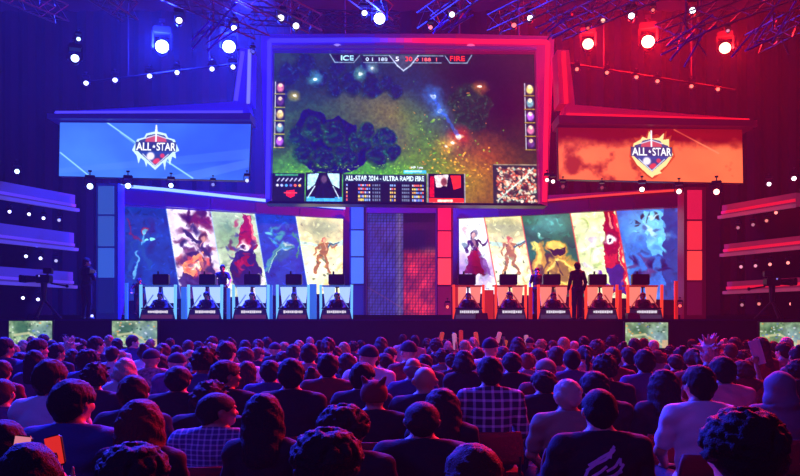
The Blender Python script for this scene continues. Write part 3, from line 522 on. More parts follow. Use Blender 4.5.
# ------------------------------------------------------------------ four floor monitors in front of the stage
def field_picture(seed):
    p = Pic(44, 26, 3, (120, 150, 110)); n, m = p.noise(10, seed, 4), p.noise(4, seed+9, 3)
    p.a = np.array((66, 104, 56.))*(1-n)[..., None]+np.array((190, 210, 170.))*n[..., None]; p.a *= (.6+.8*m)[..., None]; rr = random.Random(seed)
    p.ell(14, 8, 9, 6, (40, 90, 60), .7, .3, .5); p.ell(34, 14, 9, 9, (110, 150, 190), .6, 0, .8); p.line([(6, 14), (20, 12), (40, 24)], 2.4, (200, 200, 150), .8)
    for _ in range(46): p.ell(rr.uniform(0, 44), rr.uniform(0, 26), rr.uniform(.5, 1.6), .8, rr.choice([(230, 235, 210), (40, 80, 50), (240, 160, 70), (90, 120, 190), (220, 230, 240)]), .7)
    p.rect(0, 23.4, 44, 26, (150, 165, 160), .7); p.rect(38, 18, 44, 26, (220, 170, 130), .7); return p
for i, (x0, x1, yt, yb) in enumerate(((9, 52, 321, 347), (112, 157, 321, 347), (625.5, 668, 322.5, 348), (760, 803, 322.5, 348))):
    Y = 20.3; c = (P(x0, yb, Y)+P(x1, yb, Y))/2
    r = tag(empty('floor_monitor', (c.x, Y+.1, 0)), ('floor monitor below the violet light shelves at the far left', 'floor monitor below the first blue player booth', 'floor monitor below the last red player booth', 'floor monitor at the far right edge below the crimson shelves')[i], 'monitor', 'monitors facing the audience below the stage')
    vput(field_picture(60+i), 'picture_panel', screen_mat('screen_floor', 1.15), [P(x0, yt, Y), P(x1, yt, Y), P(x1, yb, Y), P(x0, yb, Y)], r)
    w = (x1-x0)/F*Y; h = (yb-yt)/F*Y; zc = (P(0, yt, Y).z+P(0, yb, Y).z)/2
    vb(MB().box((c.x, Y+.06, zc), (w+.06, .08, h+.06), bev=.01), 'casing', deckm, r)
    vb(MB().box((c.x, Y+.1, zc/2), (.08, .06, zc)).box((c.x, Y+.1, .02), (.6, .5, .04)), 'stand', deckm, r)
# ================================================================== player booths
def booth(side, x0, x1, lab):
    Y = 24.95; blue = side == 0; c = P((x0+x1)/2, 319, Y); hw = (x1-x0)/2/F*Y; z0 = P(0, 320, Y).z; zt = P(0, 285, Y).z
    r = tag(empty('player_booth', (c.x, Y, 1.26)), lab, 'player desk', 'player booths in a row on the stage')
    pm = glow('post_b', (110, 190, 255), 1.15) if blue else glow('post_r', (255, 62, 30), 1.1)
    wash_ = mat('boothwhite', (200, 210, 230), .5, emit=(150, 190, 255), strength=.5) if blue else mat('boothred', (220, 90, 70), .5, emit=(255, 60, 30), strength=.55)
    for s in (-1, 1):
        vb(MB().bar((c.x+s*(hw-.05), Y-.2, z0+.02), (c.x+s*(hw-.04), Y-.2, zt), .072, .09), 'post', pm, r)
        vb(MB().bar((c.x+s*(hw-.1), Y-.18, z0+.32), (c.x+s*(hw-.42), Y-.18, z0+.78), .03, .03), 'brace', mat('brace_m', (200, 200, 220), .3, .8, emit=(120, 160, 220) if blue else (200, 80, 60), strength=.5) if blue else mat('brace_r', (200, 120, 110), .3, .8, emit=(200, 60, 40), strength=.4), r)
    vb(MB().prism([(c.x-hw+.02, Y-.3, z0), (c.x+hw-.02, Y-.3, z0), (c.x+hw-.1, Y-.3, z0+.33), (c.x-hw+.1, Y-.3, z0+.33)], (0, .06, 0)), 'desk_front', mat('deskf_b', (50, 44, 80), .4, emit=(30, 24, 70), strength=.6) if blue else mat('deskf_r', (60, 50, 70), .4, emit=(50, 24, 50), strength=.6), r)
    vb(MB().box((c.x, Y-.32, z0+.1), (2*hw-.2, .03, .12)), 'trim_band', mat('band_b', (90, 40, 70), .4, emit=(110, 50, 90), strength=.55) if blue else mat('band_r', (90, 80, 100), .4, emit=(80, 60, 90), strength=.6), r)
    npl = MB(); rr = random.Random(int(x0)); x = -.3
    while x < .28:
        w = rr.uniform(.04, .08); npl.box((c.x+x+w/2+.02, Y-.335, z0+.25), (w*.8, .02, rr.uniform(.06, .09))); x += w
    vb(npl, 'name_lettering', glow('plate_glow', (235, 225, 240), .9), r)
    vb(MB().box((c.x, Y-.0, z0+.36), (2*hw-.15, .62, .04), bev=.01), 'desktop', mat('desktop', (40, 40, 50), .4), r)
    vb(MB().box((c.x-hw+.2, Y+.0, (1.27+z0+.34)/2), (.05, .5, z0+.34-1.27)).box((c.x+hw-.2, Y, (1.27+z0+.34)/2), (.05, .5, z0+.34-1.27)), 'desk_side', deckm, r)
    return r, c, hw, z0, zt
BX = [[(141.6, 178.5), (189, 224.5), (233.5, 270.6), (277, 310.5), (320, 353.5)], [(452, 484), (493.6, 526), (536, 570.6), (583, 616.5), (624.6, 661)]]
seat_no = ('first', 'second', 'third', 'fourth', 'fifth')
BOOTH = []
mat('blackplastic', (14, 14, 18), .35); mat('blackplastic2', (20, 20, 26), .4)
for s in (0, 1):
    for i, (x0, x1) in enumerate(BX[s]):
        col = 'blue' if s == 0 else 'red'
        r, c, hw, z0, zt = booth(s, x0, x1, '%s-lit player booth, %s from the left of the five %s ones' % (col, seat_no[i], col)); BOOTH.append((s, c.x, hw, z0, zt, i))
        # overhead black display facing the hall, standing on a bar between the posts
        d = tag(empty('overhead_display', (c.x-.02, 25.15, zt-.02)), 'black display box above the %s %s player booth' % (seat_no[i], col), 'display')
        w = .42 if s == 0 else .46
        MB().box((0, 0, .2), (w*1.2, .16, .34), bev=.03).build('casing', mat('blackplastic', 0), d); MB().box((0, 0, .0), (2*hw, .05, .05)).build('cross_bar', mat('bar_b', (60, 90, 160), .4, .4, emit=(60, 110, 200), strength=.5) if s == 0 else mat('bar_r', (140, 40, 30), .4, .4, emit=(200, 40, 24), strength=.5), d)
        MB().tube((-.1, .0, .37), (-.1, 0, .46), .03).build('camera', mat('blackplastic2', 0), d)
        # bright backdrop slabs seen behind the players
        b = tag(empty('back_panel', (c.x*26.05/24.95, 26.05, 1.26)), 'bright lit panel behind the player of the %s %s booth' % (seat_no[i], col), 'light panel')
        hz = P(0, 287, 26.05).z; bz = P(0, 306, 26.05).z
        wm = mat('backlit_b', (150, 180, 220), .4, emit=(170, 205, 255), strength=1.1) if s == 0 else mat('backlit_r', (210, 150, 130), .4, emit=(255, 140, 110), strength=.9)
        MB().prism([(-hw*.72, 0, bz-1.26), (-hw*.2, 0, bz-1.26), (-hw*.1, 0, hz-1.26), (-hw*.85, 0, hz-1.26)], (0, .05, 0)).build('lit_face', wm, b)
        MB().prism([(hw*.25, 0, bz-1.26+.1), (hw*.75, 0, bz-1.26+.1), (hw*.85, 0, hz-1.26), (hw*.15, 0, hz-1.26)], (0, .05, 0)).build('lit_face', wm, b)
        MB().tube((0, .03, .0), (0, .03, hz-1.26), .03).box((0, .06, hz-1.26), (hw*1.7, .04, .05)).build('frame', deckm, b)
# lit panels between the booths
for s, x, w, yt, yb in ((0, 126.5, 2.6, 283, 318), (0, 184, 5, 287, 312), (0, 269.5, 6, 285, 312), (0, 313, 7, 284, 312), (0, 228.5, 3, 288, 310), (1, 489, 9, 290, 314), (1, 530.5, 3.4, 287, 313), (1, 575, 3, 288, 314), (1, 620, 3, 290, 314), (1, 676, 3, 281, 314), (1, 455.5, 5, 287, 300)):
    a = P(x, yb, 25.9); t = P(x, yt, 25.9).z
    o = MB().box((0, 0, (t-1.26)/2), (w/F*25.9, .1, t-1.26)).build('divider_panel', mat('div_b', (70, 130, 210), .4, emit=(50, 110, 210), strength=.8) if s == 0 else mat('div_r', (210, 60, 40), .4, emit=(190, 34, 18), strength=.8)); o.location = (a.x, 25.9, 1.26)
    near = min(((abs(c[1]-a.x), c) for c in BOOTH), key=lambda q: q[0])[1]; sd = 'left' if a.x < near[1] else 'right'
    tag(o, '%s upright light panel just %s of the %s %s player booth' % ('cyan' if s == 0 else 'orange red', sd, seat_no[near[5]], 'blue' if near[0] == 0 else 'red'), 'light panel')
for s, x, yt in ((0, 157, 0), (1, 637, 0)): pass
# stage cameras on pedestals
def stage_camera(px, py, Y, lab, sc=1., fl=1):
    r = tag(empty('broadcast_camera', (P(px, py, Y).x, Y, DZ if Y < 24.5 else 1.8)), lab, 'video camera'); z = P(px, py, Y).z-r.location.z
    bm_ = mat('cam_black', (16, 16, 22), .4)
    MB().box((0, 0, z), (.5*sc, .24, .28*sc), bev=.04).build('camera_body', bm_, r)
    MB().tube((fl*.25*sc, 0, z), (fl*.62*sc, -.05, z), .1*sc, .13*sc, 14).build('lens', mat('lens_black', (20, 20, 34), .2), r)
    MB().box((fl*.7*sc, -.06, z), (.12*sc, .3, .26*sc), bev=.03).build('matte_box', bm_, r)
    MB().box((-fl*.16*sc, -.03, z+.28*sc), (.3*sc, .12, .2*sc), bev=.02).tube((-fl*.1, 0, z+.1), (-fl*.1, 0, z+.24*sc), .03).build('viewfinder', bm_, r)
    MB().tube((-fl*.2*sc, .08, z-.12), (-fl*.75*sc, .1, z-.24*sc), .022).sphere((-fl*.75*sc, .1, z-.24*sc), .05).build('pan_handle', bm_, r)
    MB().tube((0, 0, z-.14*sc), (0, 0, z*.45), .09, .06, 12).build('column', bm_, r)
    for k in range(3):
        a = k*2.094+.5; MB().tube((0, 0, z*.5), (.42*math.cos(a), .42*math.sin(a), .06), .035).sphere((.42*math.cos(a), .42*math.sin(a), .05), .05).build('leg', bm_, r)
    MB().sphere((fl*.1*sc, -.13, z+.1*sc), .022).build('tally_lamp', glow('tally', (150, 140, 255) if px < 400 else (255, 60, 60), 1.), r)
    return r
stage_camera(44, 279, 22.3, 'dark broadcast camera on a pedestal before the lowest violet shelf', .8, -1)
stage_camera(772, 282, 22.3, 'dark broadcast camera on a pedestal before the lowest crimson shelf', .8, 1)
# small foldback boxes near the presenter and desks
for px, lab in ((634.5, 'small black box on the deck before the last red player booth'), (482, 'small black box on the deck beside the first red booth')):
    r = MB().prism([(-.19, 0, 0), (.19, 0, 0), (.17, .12, .22), (-.17, .12, .22)], (0, .25, 0)).build('stage_speaker', mat('blackplastic', 0)); r.location = (P(px, 318, 23.4).x, 23.4, DZ); tag(r, lab, 'speaker')
# ================================================================== trusses
alu = mat('truss_alu', (74, 74, 84), .4, .5)
alud = mat('truss_black', (14, 14, 18), .7, .1, spec=.2)
def truss(a, b, size, lab, n=None):
    alu = alud if size < .35 else globals()['alu']
    a, b = Vector(a), Vector(b); L = (b-a).length; d = (b-a).normalized(); up = Vector((0, 0, 1)); s = d.cross(up).normalized(); up = s.cross(d).normalized()
    r = tag(empty('lighting_truss', (a+b)/2), lab, 'truss')
    cs = [s*size/2+up*size/2, -s*size/2+up*size/2, -s*size/2-up*size/2, s*size/2-up*size/2]
    if size < .35:
        vb(MB().tube(a, b, .035, n=8), 'pipe', alu, r)
        for t in (.25, .75): p = a+d*L*t; vb(MB().tube(p, (p.x, p.y, 14.97), .01, n=5), 'cable', alu, r)
        return r
    for c in cs: vb(MB().tube(a+c, b+c, .022, n=6), 'chord', alu, r)
    m = MB(); n = n or max(2, int(L/size/1.1))
    for i in range(n):
        p, q_ = a+d*L*i/n, a+d*L*(i+1)/n
        for k in range(4):
            u, v = cs[k], cs[(k+1) % 4]; m.tube(p+u, q_+v, .01, n=4)
            if i % 2: m.tube(p+v, q_+u, .01, n=4)
    vb(m, 'lacing', alu, r)
    for t in (.25, .75): p = a+d*L*t; vb(MB().tube(p, (p.x, p.y, 14.97), .012, n=5), 'chain', alu, r)
    return r
def tr2(x0, y0, Y0, x1, y1, Y1, size, lab): return truss(P(x0, y0, Y0), P(x1, y1, Y1), size, lab)
tr2(-40, -30, 18.0, 62, 14, 21.0, .42, 'truss crossing the upper left corner above the blue haze')
tr2(60, -34, 17.5, 130, 12, 20.5, .42, 'purple tinted truss left of the brightest blue lamp')
tr2(120, -36, 17.5, 262, 28, 21.5, .5, 'long slanted truss above the two bright blue lamps')
tr2(216, -26, 18, 315, 24, 21.5, .42, 'slanted truss above the top left of the video wall')
tr2(330, -30, 18.5, 386, 14, 21.5, .4, 'short truss above the cyan white centre lamp')
tr2(500, -30, 18.5, 424, 22, 21.5, .42, 'slanted truss right of centre above the video wall')
tr2(600, -26, 18, 494, 24, 21.5, .42, 'slanted truss above the top right of the video wall')
tr2(700, -32, 17.8, 556, 30, 21.5, .46, 'long slanted truss above the first red lamp')
tr2(850, -36, 17.0, 660, 36, 20.5, .46, 'long slanted truss above the right red lamp')
tr2(842, -2, 18.0, 752, 44, 20.5, .42, 'blue tinted truss at the upper right corner')
tr2(250, 16, 24.5, 400, 22, 24.5, .4, 'level truss behind the cyan white centre lamp')
tr2(88, 82, 27, 250, 62, 27, .3, 'bar of small blue lamps above the icy side screen')
tr2(560, 62, 27, 735, 90, 27, .3, 'bar of small red lamps above the flaming side screen')
# lattice bundles hanging below the trusses; blue light put into the long bars' colour
def lattice(px, py, Y, lab, seed, s=1.):
    r = random.Random(seed); c = P(px, py, Y); m = MB(); k = MB()
    for i in range(5):
        a = Vector((r.uniform(-.7, .1), r.uniform(-.3, .3), r.uniform(-.55, -.1)))*s; b = a+Vector((r.uniform(.4, .9), r.uniform(-.2, .2), r.uniform(.3, .9)))*s; m.tube(a, b, .026)
    for i in range(4): k.tube(Vector((r.uniform(-.5, .5), 0, r.uniform(-.4, .4)))*s, Vector((r.uniform(-.4, .5), .2, r.uniform(-.5, .5)))*s, .018)
    k.tube((0, 0, 0), (0, 0, 1.6), .02)
    e = tag(empty('rigging_lattice', c), lab, 'rigging'); m.build('long_bars', mat('alu_lit_blue', (70, 80, 210), .3, .3), e); k.build('cross_bars', alu, e)
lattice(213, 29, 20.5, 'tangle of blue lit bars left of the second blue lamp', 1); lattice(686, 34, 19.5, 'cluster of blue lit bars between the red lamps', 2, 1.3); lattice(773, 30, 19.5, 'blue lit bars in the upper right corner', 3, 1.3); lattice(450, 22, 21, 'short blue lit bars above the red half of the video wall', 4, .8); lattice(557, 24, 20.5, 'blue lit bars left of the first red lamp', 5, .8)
# ================================================================== lamps (moving heads)
fixm = mat('fixture_black', (22, 22, 28), .4, .3)
def moving_head(size, lens_mat):
    r = empty('moving_head_light')
    MB().box((0, 0, .34), (.34, .3, .12), bev=.03).build('base', fixm, r)
    for s in (-1, 1): MB().box((s*.17, 0, .15), (.04, .12, .32), bev=.015).build('yoke_arm', fixm, r)
    h = MB().tube((0, .16, 0), (0, -.14, 0), .1, .13, 16).sphere((0, .15, 0), .1, 12, 8).build('head', fixm, r, True)
    MB().tube((0, -.135, 0), (0, -.15, 0), size, size, 18).build('lens', lens_mat, h)
    MB().tube((0, 0, .4), (0, 0, .55), .02).box((0, 0, .56), (.12, .06, .06)).build('clamp', fixm, r)
    return r
PROTO = {}
def lamp(px, py, Y, c, s, size, lab, scale=1., group=None):
    key = (c, s, size)
    if key not in PROTO: o = PROTO[key] = moving_head(size, glow('lens_%d_%d_%d_%d' % (c+(int(s),)), c, s, False))
    else: o = copy_tree(PROTO[key])
    p = P(px, py, Y); o.location = p; o.scale = (scale,)*3
    v = Vector((0, 0, 1.4))-p; o.rotation_euler = (0, 0, math.atan2(v.x, -v.y)*1.0)
    tag(o, lab, 'stage light', group); return p
W_, BW, RW = (235, 240, 255), (170, 200, 255), (255, 170, 130)
big = []
for px, py, c, s, sz, sc, lab in ((162, 49, BW, 14, .125, 1.35, 'brightest blue white stage light, above the icy side screen'), (229, 49, BW, 12, .125, 1.3, 'large bright blue white stage light left of the video wall corner'), (379.5, 21, BW, 11, .125, 1.15, 'cyan white stage light above the centre of the video wall'),
        (588, 46, RW, 9, .125, 1.1, 'glowing red stage light nearest the video wall'), (648, 44, RW, 12, .125, 1.3, 'glowing orange red stage light, the middle of three'), (725, 50, RW, 8, .125, 1.15, 'glowing red stage light, rightmost of the three big ones')):
    big.append(lamp(px, py, 27.6 if px != 379.5 else 21.0, c, s, sz, lab, sc*(1.3 if px != 379.5 else 1.)))
sm = [(75, 60, BW, 5, 'stage light at the far left below the upper truss', 1.15), (78.5, 40, BW, 3, 'faint stage light just above the far left lamp', .6), (179, 22, W_, 4, 'white stage light above and right of the brightest blue lamp', .9), (234, 29.5, W_, 4, 'white stage light just above the second big blue lamp', .8), (281, 19.5, W_, 4, 'white stage light above the left end of the video wall', .9), (296, 27.5, W_, 4, 'white stage light just over the top left of the video wall', .9), (364.5, 14.5, W_, 4, 'white stage light beside the cyan white centre lamp', .8), (452, 16, W_, 4, 'white stage light on the truss right of centre', .8), (430.5, 28.5, (255, 120, 130), 2, 'small pink stage light above the red half of the video wall', .6), (530, 19.5, W_, 4, 'white stage light above the right end of the video wall', .8), (514, 26.5, (255, 110, 110), 2, 'small red stage light above the right end of the video wall', .7), (603, 21.5, (255, 180, 150), 2, 'dim pinkish stage light above the first big red lamp', .6), (631.5, 17.5, W_, 4, 'white stage light between the first two big red lamps', .9), (692.5, 12, W_, 4, 'white stage light above the blue lit bars', .9), (728, 31.5, (220, 150, 170), 1, 'dim stage light above the rightmost big red lamp', .5), (588, 29, (255, 110, 90), 1, 'tiny dim red light straight above the first big red lamp', .45), (653, 11, (255, 130, 110), 1, 'tiny dim lamp at the top, above the middle red lamp', .5), (253, 52.5, (90, 100, 255), 1, 'small dim blue lamp at the left corner of the video wall', .5)]
for px, py, c, s, lab, sc in sm: lamp(px, py, 20.6, c, s, .1, lab, sc*.85)
ords = ('leftmost', 'second from the left', 'third from the left', 'fourth from the left', 'fifth from the left', 'rightmost')
for row, c, s, lab in (([(86, 84), (115, 81), (149.5, 77), (177, 73.5), (212, 70), (233, 68)], (190, 200, 255), 5, 'small blue lamp on the bar above the icy screen, %s'), ([(577, 70), (607, 73.5), (636.5, 78), (657.5, 82), (691.5, 87), (718, 90)], (255, 120, 100), 2, 'small red lamp on the bar above the flaming screen, %s')):
    for k, (px, py) in enumerate(row): lamp(px, py, 26.4, c, s, .1, lab % ords[k], .72 if s == 5 else .6, 'small lamps on the bars above the side screens')
low = [(90, 187, BW, 6, 'bright lamp at the top left of the left blue pillar', .95), (128, 186.5, BW, 6, 'bright lamp at the left end of the violet header beam', .9), (171, 186, BW, 5, 'bright lamp under the icy side screen, below its crest', .75), (213, 185, (140, 150, 240), 1, 'dim lamp under the right half of the icy side screen', .55), (247, 181, (170, 180, 255), 2, 'small lamp under the right corner of the icy side screen', .6), (17, 172, BW, 5, 'lamp above the topmost violet light shelf', .75), (547, 180.5, (255, 200, 200), 4, 'small lamp just right of the video wall foot', .6), (553, 182, (255, 200, 200), 4, 'lamp under the left corner of the flaming screen', .6), (642, 190, (255, 190, 180), 5, 'bright pink lamp under the flaming screen crest', .8), (679, 192, (255, 190, 180), 5, 'bright pink lamp at the right end of the header beam', .8), (716.5, 192.5, (255, 150, 140), 6, 'bright red lamp right of the red pillar', .95), (769, 184.5, (255, 225, 240), 4, 'whitish lamp above the topmost crimson shelf', .65), (794, 179, (255, 225, 240), 5, 'whitish lamp at the right edge above the crimson shelves', .7), (563, 187, (150, 60, 70), 1, 'unlit hanging lamp under the flaming screen, left of its crest', .6), (602, 188, (150, 60, 70), 1, 'unlit hanging lamp under the flaming screen near its crest', .55)]
for px, py, c, s, lab, sc in low: lamp(px, py, 24.1, c, s, .1, lab, sc*.9)
tl_ = {0: [(9.5, 212), (29, 214.5), (43.5, 218.5), (59, 220.5), (5.5, 255), (26, 256.5), (40.5, 258.5), (56, 261), (3.5, 297.5), (23, 298), (38, 299.5)], 1: [(776, 213), (766.5, 221), (753, 225), (738, 228), (788, 263), (770, 264.5), (755.5, 266), (741, 267), (791, 304), (759, 304), (742, 305)]}
for s in (0, 1):
    for k, (px, py) in enumerate(tl_[s]):
        row, j = k//4, k % 4; lamp(px, py, 25.6, ((200, 200, 255) if s == 0 else (255, 140, 130)) if j < 2 or s == 0 else (190, 120, 140), (4 if j < 3 else 1) if s == 0 else (2 if j == 0 or row == 1 else 1), .1, 'tiny lamp under the %s %s light shelf, %s' % (('topmost', 'middle', 'lowest')[row], ('violet', 'crimson')[s], ('nearest the picture edge', 'next to the outermost', 'third from the picture edge', 'nearest the stage')[j]), .5, 'small lamps under the light shelves')
for px, lab in ((92, 'small lamp on the deck by the cameraman'), (447.5, 'tiny red lamp on the deck beside the first red booth'), (680, 'tiny red lamp on the deck beside the last red booth')):
    lamp(px, 316 if px == 92 else 306 if px > 500 else 307, 24.0, (190, 190, 255) if px < 200 else (255, 90, 80), 2, .1, lab, .45)
# ================================================================== people
class Field:                          # signed distance on a grid, smooth unions evaluated only near each shape
    def __init__(s, lo, hi, h):
        s.lo = np.array(lo, float); s.h = h; s.n = (np.ceil((np.array(hi)-s.lo)/h)).astype(int)+1
        s.ax = [s.lo[i]+np.arange(s.n[i])*h for i in range(3)]; s.d = np.full(s.n, .2)
    def _sl(s, lo, hi):
        i0 = np.clip(((np.array(lo)-s.lo)/s.h).astype(int)-1, 0, s.n); i1 = np.clip(((np.array(hi)-s.lo)/s.h).astype(int)+2, 0, s.n)
        sl = tuple(slice(a, b) for a, b in zip(i0, i1)); return sl, np.stack(np.meshgrid(*[s.ax[k][sl[k]] for k in range(3)], indexing='ij'), -1)
    def un(s, sl, v, k):
        a = s.d[sl]
        if k <= 0: s.d[sl] = np.minimum(a, v); return
        h = np.clip(.5+.5*(a-v)/k, 0, 1); s.d[sl] = a*(1-h)+v*h-k*h*(1-h)
    def cone(s, a, b, ra, rb, k=.02, g=0., flat=None):
        a, b = np.array(a, float), np.array(b, float); R = max(ra, rb)+g+k+.04
        sl, p = s._sl(np.minimum(a, b)-R, np.maximum(a, b)+R)
        if p.size == 0: return
        ab = b-a; t = np.clip(((p-a)@ab)/(ab@ab+1e-12), 0, 1); s.un(sl, np.linalg.norm(p-a-t[..., None]*ab, axis=-1)-(ra+(rb-ra)*t)-g, k)
    def ell(s, c, r, k=.02, g=0., M=None, sub=False):
        c, r = np.array(c, float), np.array(r, float); R = r.max()+g+k+.04; sl, p = s._sl(c-R, c+R)
        if p.size == 0: return
        q = p-c
        if M is not None: q = q@np.array(M)
        k0 = np.linalg.norm(q/(r+g), axis=-1); k1 = np.linalg.norm(q/(r+g)**2, axis=-1)+1e-9; v = k0*(k0-1)/k1
        if sub: s.d[sl] = np.maximum(s.d[sl], -v)
        else: s.un(sl, v, k)
    def grid(s): return np.stack(np.meshgrid(*s.ax, indexing='ij'), -1)
    def mesh(s, name):
        d = s.d; n = np.array(d.shape); ins = d < 0; c = np.zeros(n-1); cnt = np.zeros(n-1); pos = np.zeros(tuple(n-1)+(3,))
        base = np.stack(np.meshgrid(*[np.arange(m-1) for m in n], indexing='ij'), -1).astype(float)
        for ax in range(3):
            o = [b for b in range(3) if b != ax]
            for u in (0, 1):
                for v in (0, 1):
                    s0 = [None]*3; s1 = [None]*3; s0[ax] = slice(0, n[ax]-1); s1[ax] = slice(1, n[ax])
                    for q, w in ((o[0], u), (o[1], v)): s0[q] = s1[q] = slice(w, n[q]-1+w)
                    A, B = d[tuple(s0)], d[tuple(s1)]; m = (A < 0) != (B < 0); t = np.where(m, A/np.where(m, A-B, 1), 0)
                    cnt += m; off = np.zeros(3); off[o[0]] = u; off[o[1]] = v
                    for q in range(3): pos[..., q] += m*(off[q] if q != ax else t)
        act = cnt > 0; idx = np.full(act.shape, -1, int); idx[act] = np.arange(act.sum()); co = (base[act]+pos[act]/cnt[act][:, None])*s.h+s.lo
        fs = []
        for ax in range(3):
            o1, o2 = [(1, 2), (2, 0), (0, 1)][ax]; sl = [slice(1, n[q]-1) for q in range(3)]; sl[ax] = slice(0, n[ax]-1); s1 = list(sl); s1[ax] = slice(1, n[ax])
            a, b = ins[tuple(sl)], ins[tuple(s1)]; m = a != b; ii = np.argwhere(m)
            for q in range(3):
                if q != ax: ii[:, q] += 1
            if len(ii) == 0: continue
            def at(du, dv):
                j = ii.copy(); j[:, o1] -= du; j[:, o2] -= dv; return idx[j[:, 0], j[:, 1], j[:, 2]]
            f = np.stack([at(1, 1), at(0, 1), at(0, 0), at(1, 0)], 1); fl = ~a[m]; f[fl] = f[fl][:, ::-1]; fs.append(f)
        return grid_mesh(name, co, np.concatenate(fs), True)
def rotz(p, a, c=(0, 0)):
    x, y = p[0]-c[0], p[1]-c[1]; co, si = math.cos(a), math.sin(a); return (c[0]+x*co-y*si, c[1]+x*si+y*co, p[2])
NK = (0, .005)
def head(f, yaw, dz, fine=True):      # head turned by yaw about the neck; face looks towards +Y
    R = lambda p: rotz((p[0], p[1], p[2]+dz), yaw, NK); M = np.array(Matrix.Rotation(yaw, 3, 'Z'))
    f.ell(R((0, .015, 1.235)), (.074, .093, .098), .02, 0, M); f.ell(R((0, .045, 1.185)), (.056, .062, .075), .03, 0, M)
    f.ell(R((0, .088, 1.135)), (.026, .024, .022), .03, 0, M)
    for s in (-1, 1):
        f.ell(R((s*.03, .094, 1.222)), (.018, .012, .012), .004, 0, M, True); f.ell(R((s*.03, .088, 1.221)), (.0125, .0125, .0115), .004, 0, M)
        f.ell(R((s*.032, .1, 1.243)), (.025, .01, .008), .012, 0, M); f.ell(R((s*.04, .083, 1.19)), (.022, .02, .02), .02, 0, M)
        f.ell(R((s*.077, .008, 1.205)), (.009, .021, .032), .008, 0, M); f.ell(R((s*.085, .0, 1.212)), (.007, .014, .022), .008, 0, M)
    f.cone(R((0, .105, 1.222)), R((0, .126, 1.188)), .009, .014, .012); f.ell(R((0, .108, 1.157)), (.024, .01, .006), .005, 0, M); f.ell(R((0, .106, 1.146)), (.021, .01, .007), .005, 0, M)
def hand(f, w, d, up, side, curl=.5, g=0.):  # w wrist, d direction of the fingers, up = back of the hand
    w, d, up = np.array(w, float), np.array(d, float), np.array(up, float); d /= np.linalg.norm(d); up = up-d*(up@d); up /= np.linalg.norm(up); sd = np.cross(d, up)*side
    pc = w+d*.055; M = np.stack([sd, d, up], 1); f.ell(pc, (.04, .052, .017), .015, 0, M)
    for i, L in enumerate((.068, .076, .07, .055)):
        a = w+d*.095+sd*(.029-.0195*i); b = a+(d*math.cos(curl)-up*math.sin(curl))*L*.5; c = b+(d*math.cos(curl*2.3)-up*math.sin(curl*2.3))*L*.5
        f.cone(a-d*.02, a, .0095, .0095, .004); f.cone(a, b, .0095, .0088, .002); f.cone(b, c, .0088, .0075, .002)
    a = w+d*.03+sd*.032; b = a+(sd*.75+d*.65)*.036; c = b+(sd*.25+d*.9-up*.3)*.032; f.cone(a, b, .014, .011, .008); f.cone(b, c, .011, .009, .003)
def pose(kind, m=1.):
    P_ = dict(sh=.168*m, neck=(0, -.005, 1.1), dz=0.)
    if kind in ('seat', 'stick', 'phone', 'desk'):
        P_['hip'] = [(s*.09, .02, .53) for s in (-1, 1)]; P_['knee'] = [(s*.13, .44, .52) for s in (-1, 1)]; P_['ank'] = [(s*.13, .45, .11) for s in (-1, 1)]; P_['toe'] = [(s*.14, .6, .04) for s in (-1, 1)]
        P_['el'] = [(s*.225*m, .06, .77) for s in (-1, 1)]; P_['wr'] = [(s*.12, .29, .63) for s in (-1, 1)]; P_['hd'] = [((-s*.25, 1, -.2), (0, .2, 1)) for s in (-1, 1)]
        if kind == 'stick': P_['el'][1] = (.27, .16, 1.03); P_['wr'][1] = (.24, .2, 1.29); P_['hd'][1] = ((0, .05, 1), (0, -1, 0)); P_['grip'] = 1
        if kind == 'phone':
            P_['el'] = [(s*.22, .2, .86) for s in (-1, 1)]; P_['wr'] = [(s*.05, .36, 1.115) for s in (-1, 1)]; P_['hd'] = [((-s*.3, .35, 1), (0, 1, 0)) for s in (-1, 1)]
        if kind == 'desk':
            P_['el'] = [(s*.26, .16, .8) for s in (-1, 1)]; P_['wr'] = [(s*.15, .4, .74) for s in (-1, 1)]; P_['hd'] = [((-s*.1, 1, -.05), (0, 0, 1)) for s in (-1, 1)]
    else:                              # standing: the same upper body lifted
        P_['dz'] = dz = .4
        P_['hip'] = [(s*.085, 0, .95) for s in (-1, 1)]; P_['knee'] = [(s*.1, .02, .5) for s in (-1, 1)]; P_['ank'] = [(s*.11, -.01, .1) for s in (-1, 1)]; P_['toe'] = [(s*.14, .13, .04) for s in (-1, 1)]
        P_['el'] = [(s*.25, -.03, 1.15) for s in (-1, 1)]; P_['wr'] = [(s*.25, .1, .93) for s in (-1, 1)]; P_['hd'] = [((0, .3, -1), (s, 0, 0)) for s in (-1, 1)]
        if kind == 'hold': P_['el'] = [(s*.24, .06, 1.16) for s in (-1, 1)]; P_['wr'] = [(s*.06, .26, 1.3) for s in (-1, 1)]; P_['hd'] = [((-s*.6, .4, .5), (0, 1, .3)) for s in (-1, 1)]
        if kind == 'lean': P_['el'] = [(s*.3, .12, 1.2) for s in (-1, 1)]; P_['wr'] = [(s*.3, .33, 1.06) for s in (-1, 1)]; P_['hd'] = [((0, 1, -.4), (0, .3, 1)) for s in (-1, 1)]
    return P_
def torso(f, P_, m, g=0., k=.04):
    z = P_['dz']
    f.ell((0, -.01, .56+z), (.165*m, .12, .12), k, g); f.ell((0, -.005, .74+z), (.14*m, .1, .19), k, g); f.ell((0, -.01, .93+z), (.152*m, .105, .17), k, g)
    for s in (-1, 1):
        f.cone((s*.035, -.015, 1.085+z), (s*P_['sh']*.85, -.01, 1.025+z), .042, .046, k*.7, g); f.ell((s*P_['sh'], -.005, 1.01+z), (.055, .058, .06), k, g)
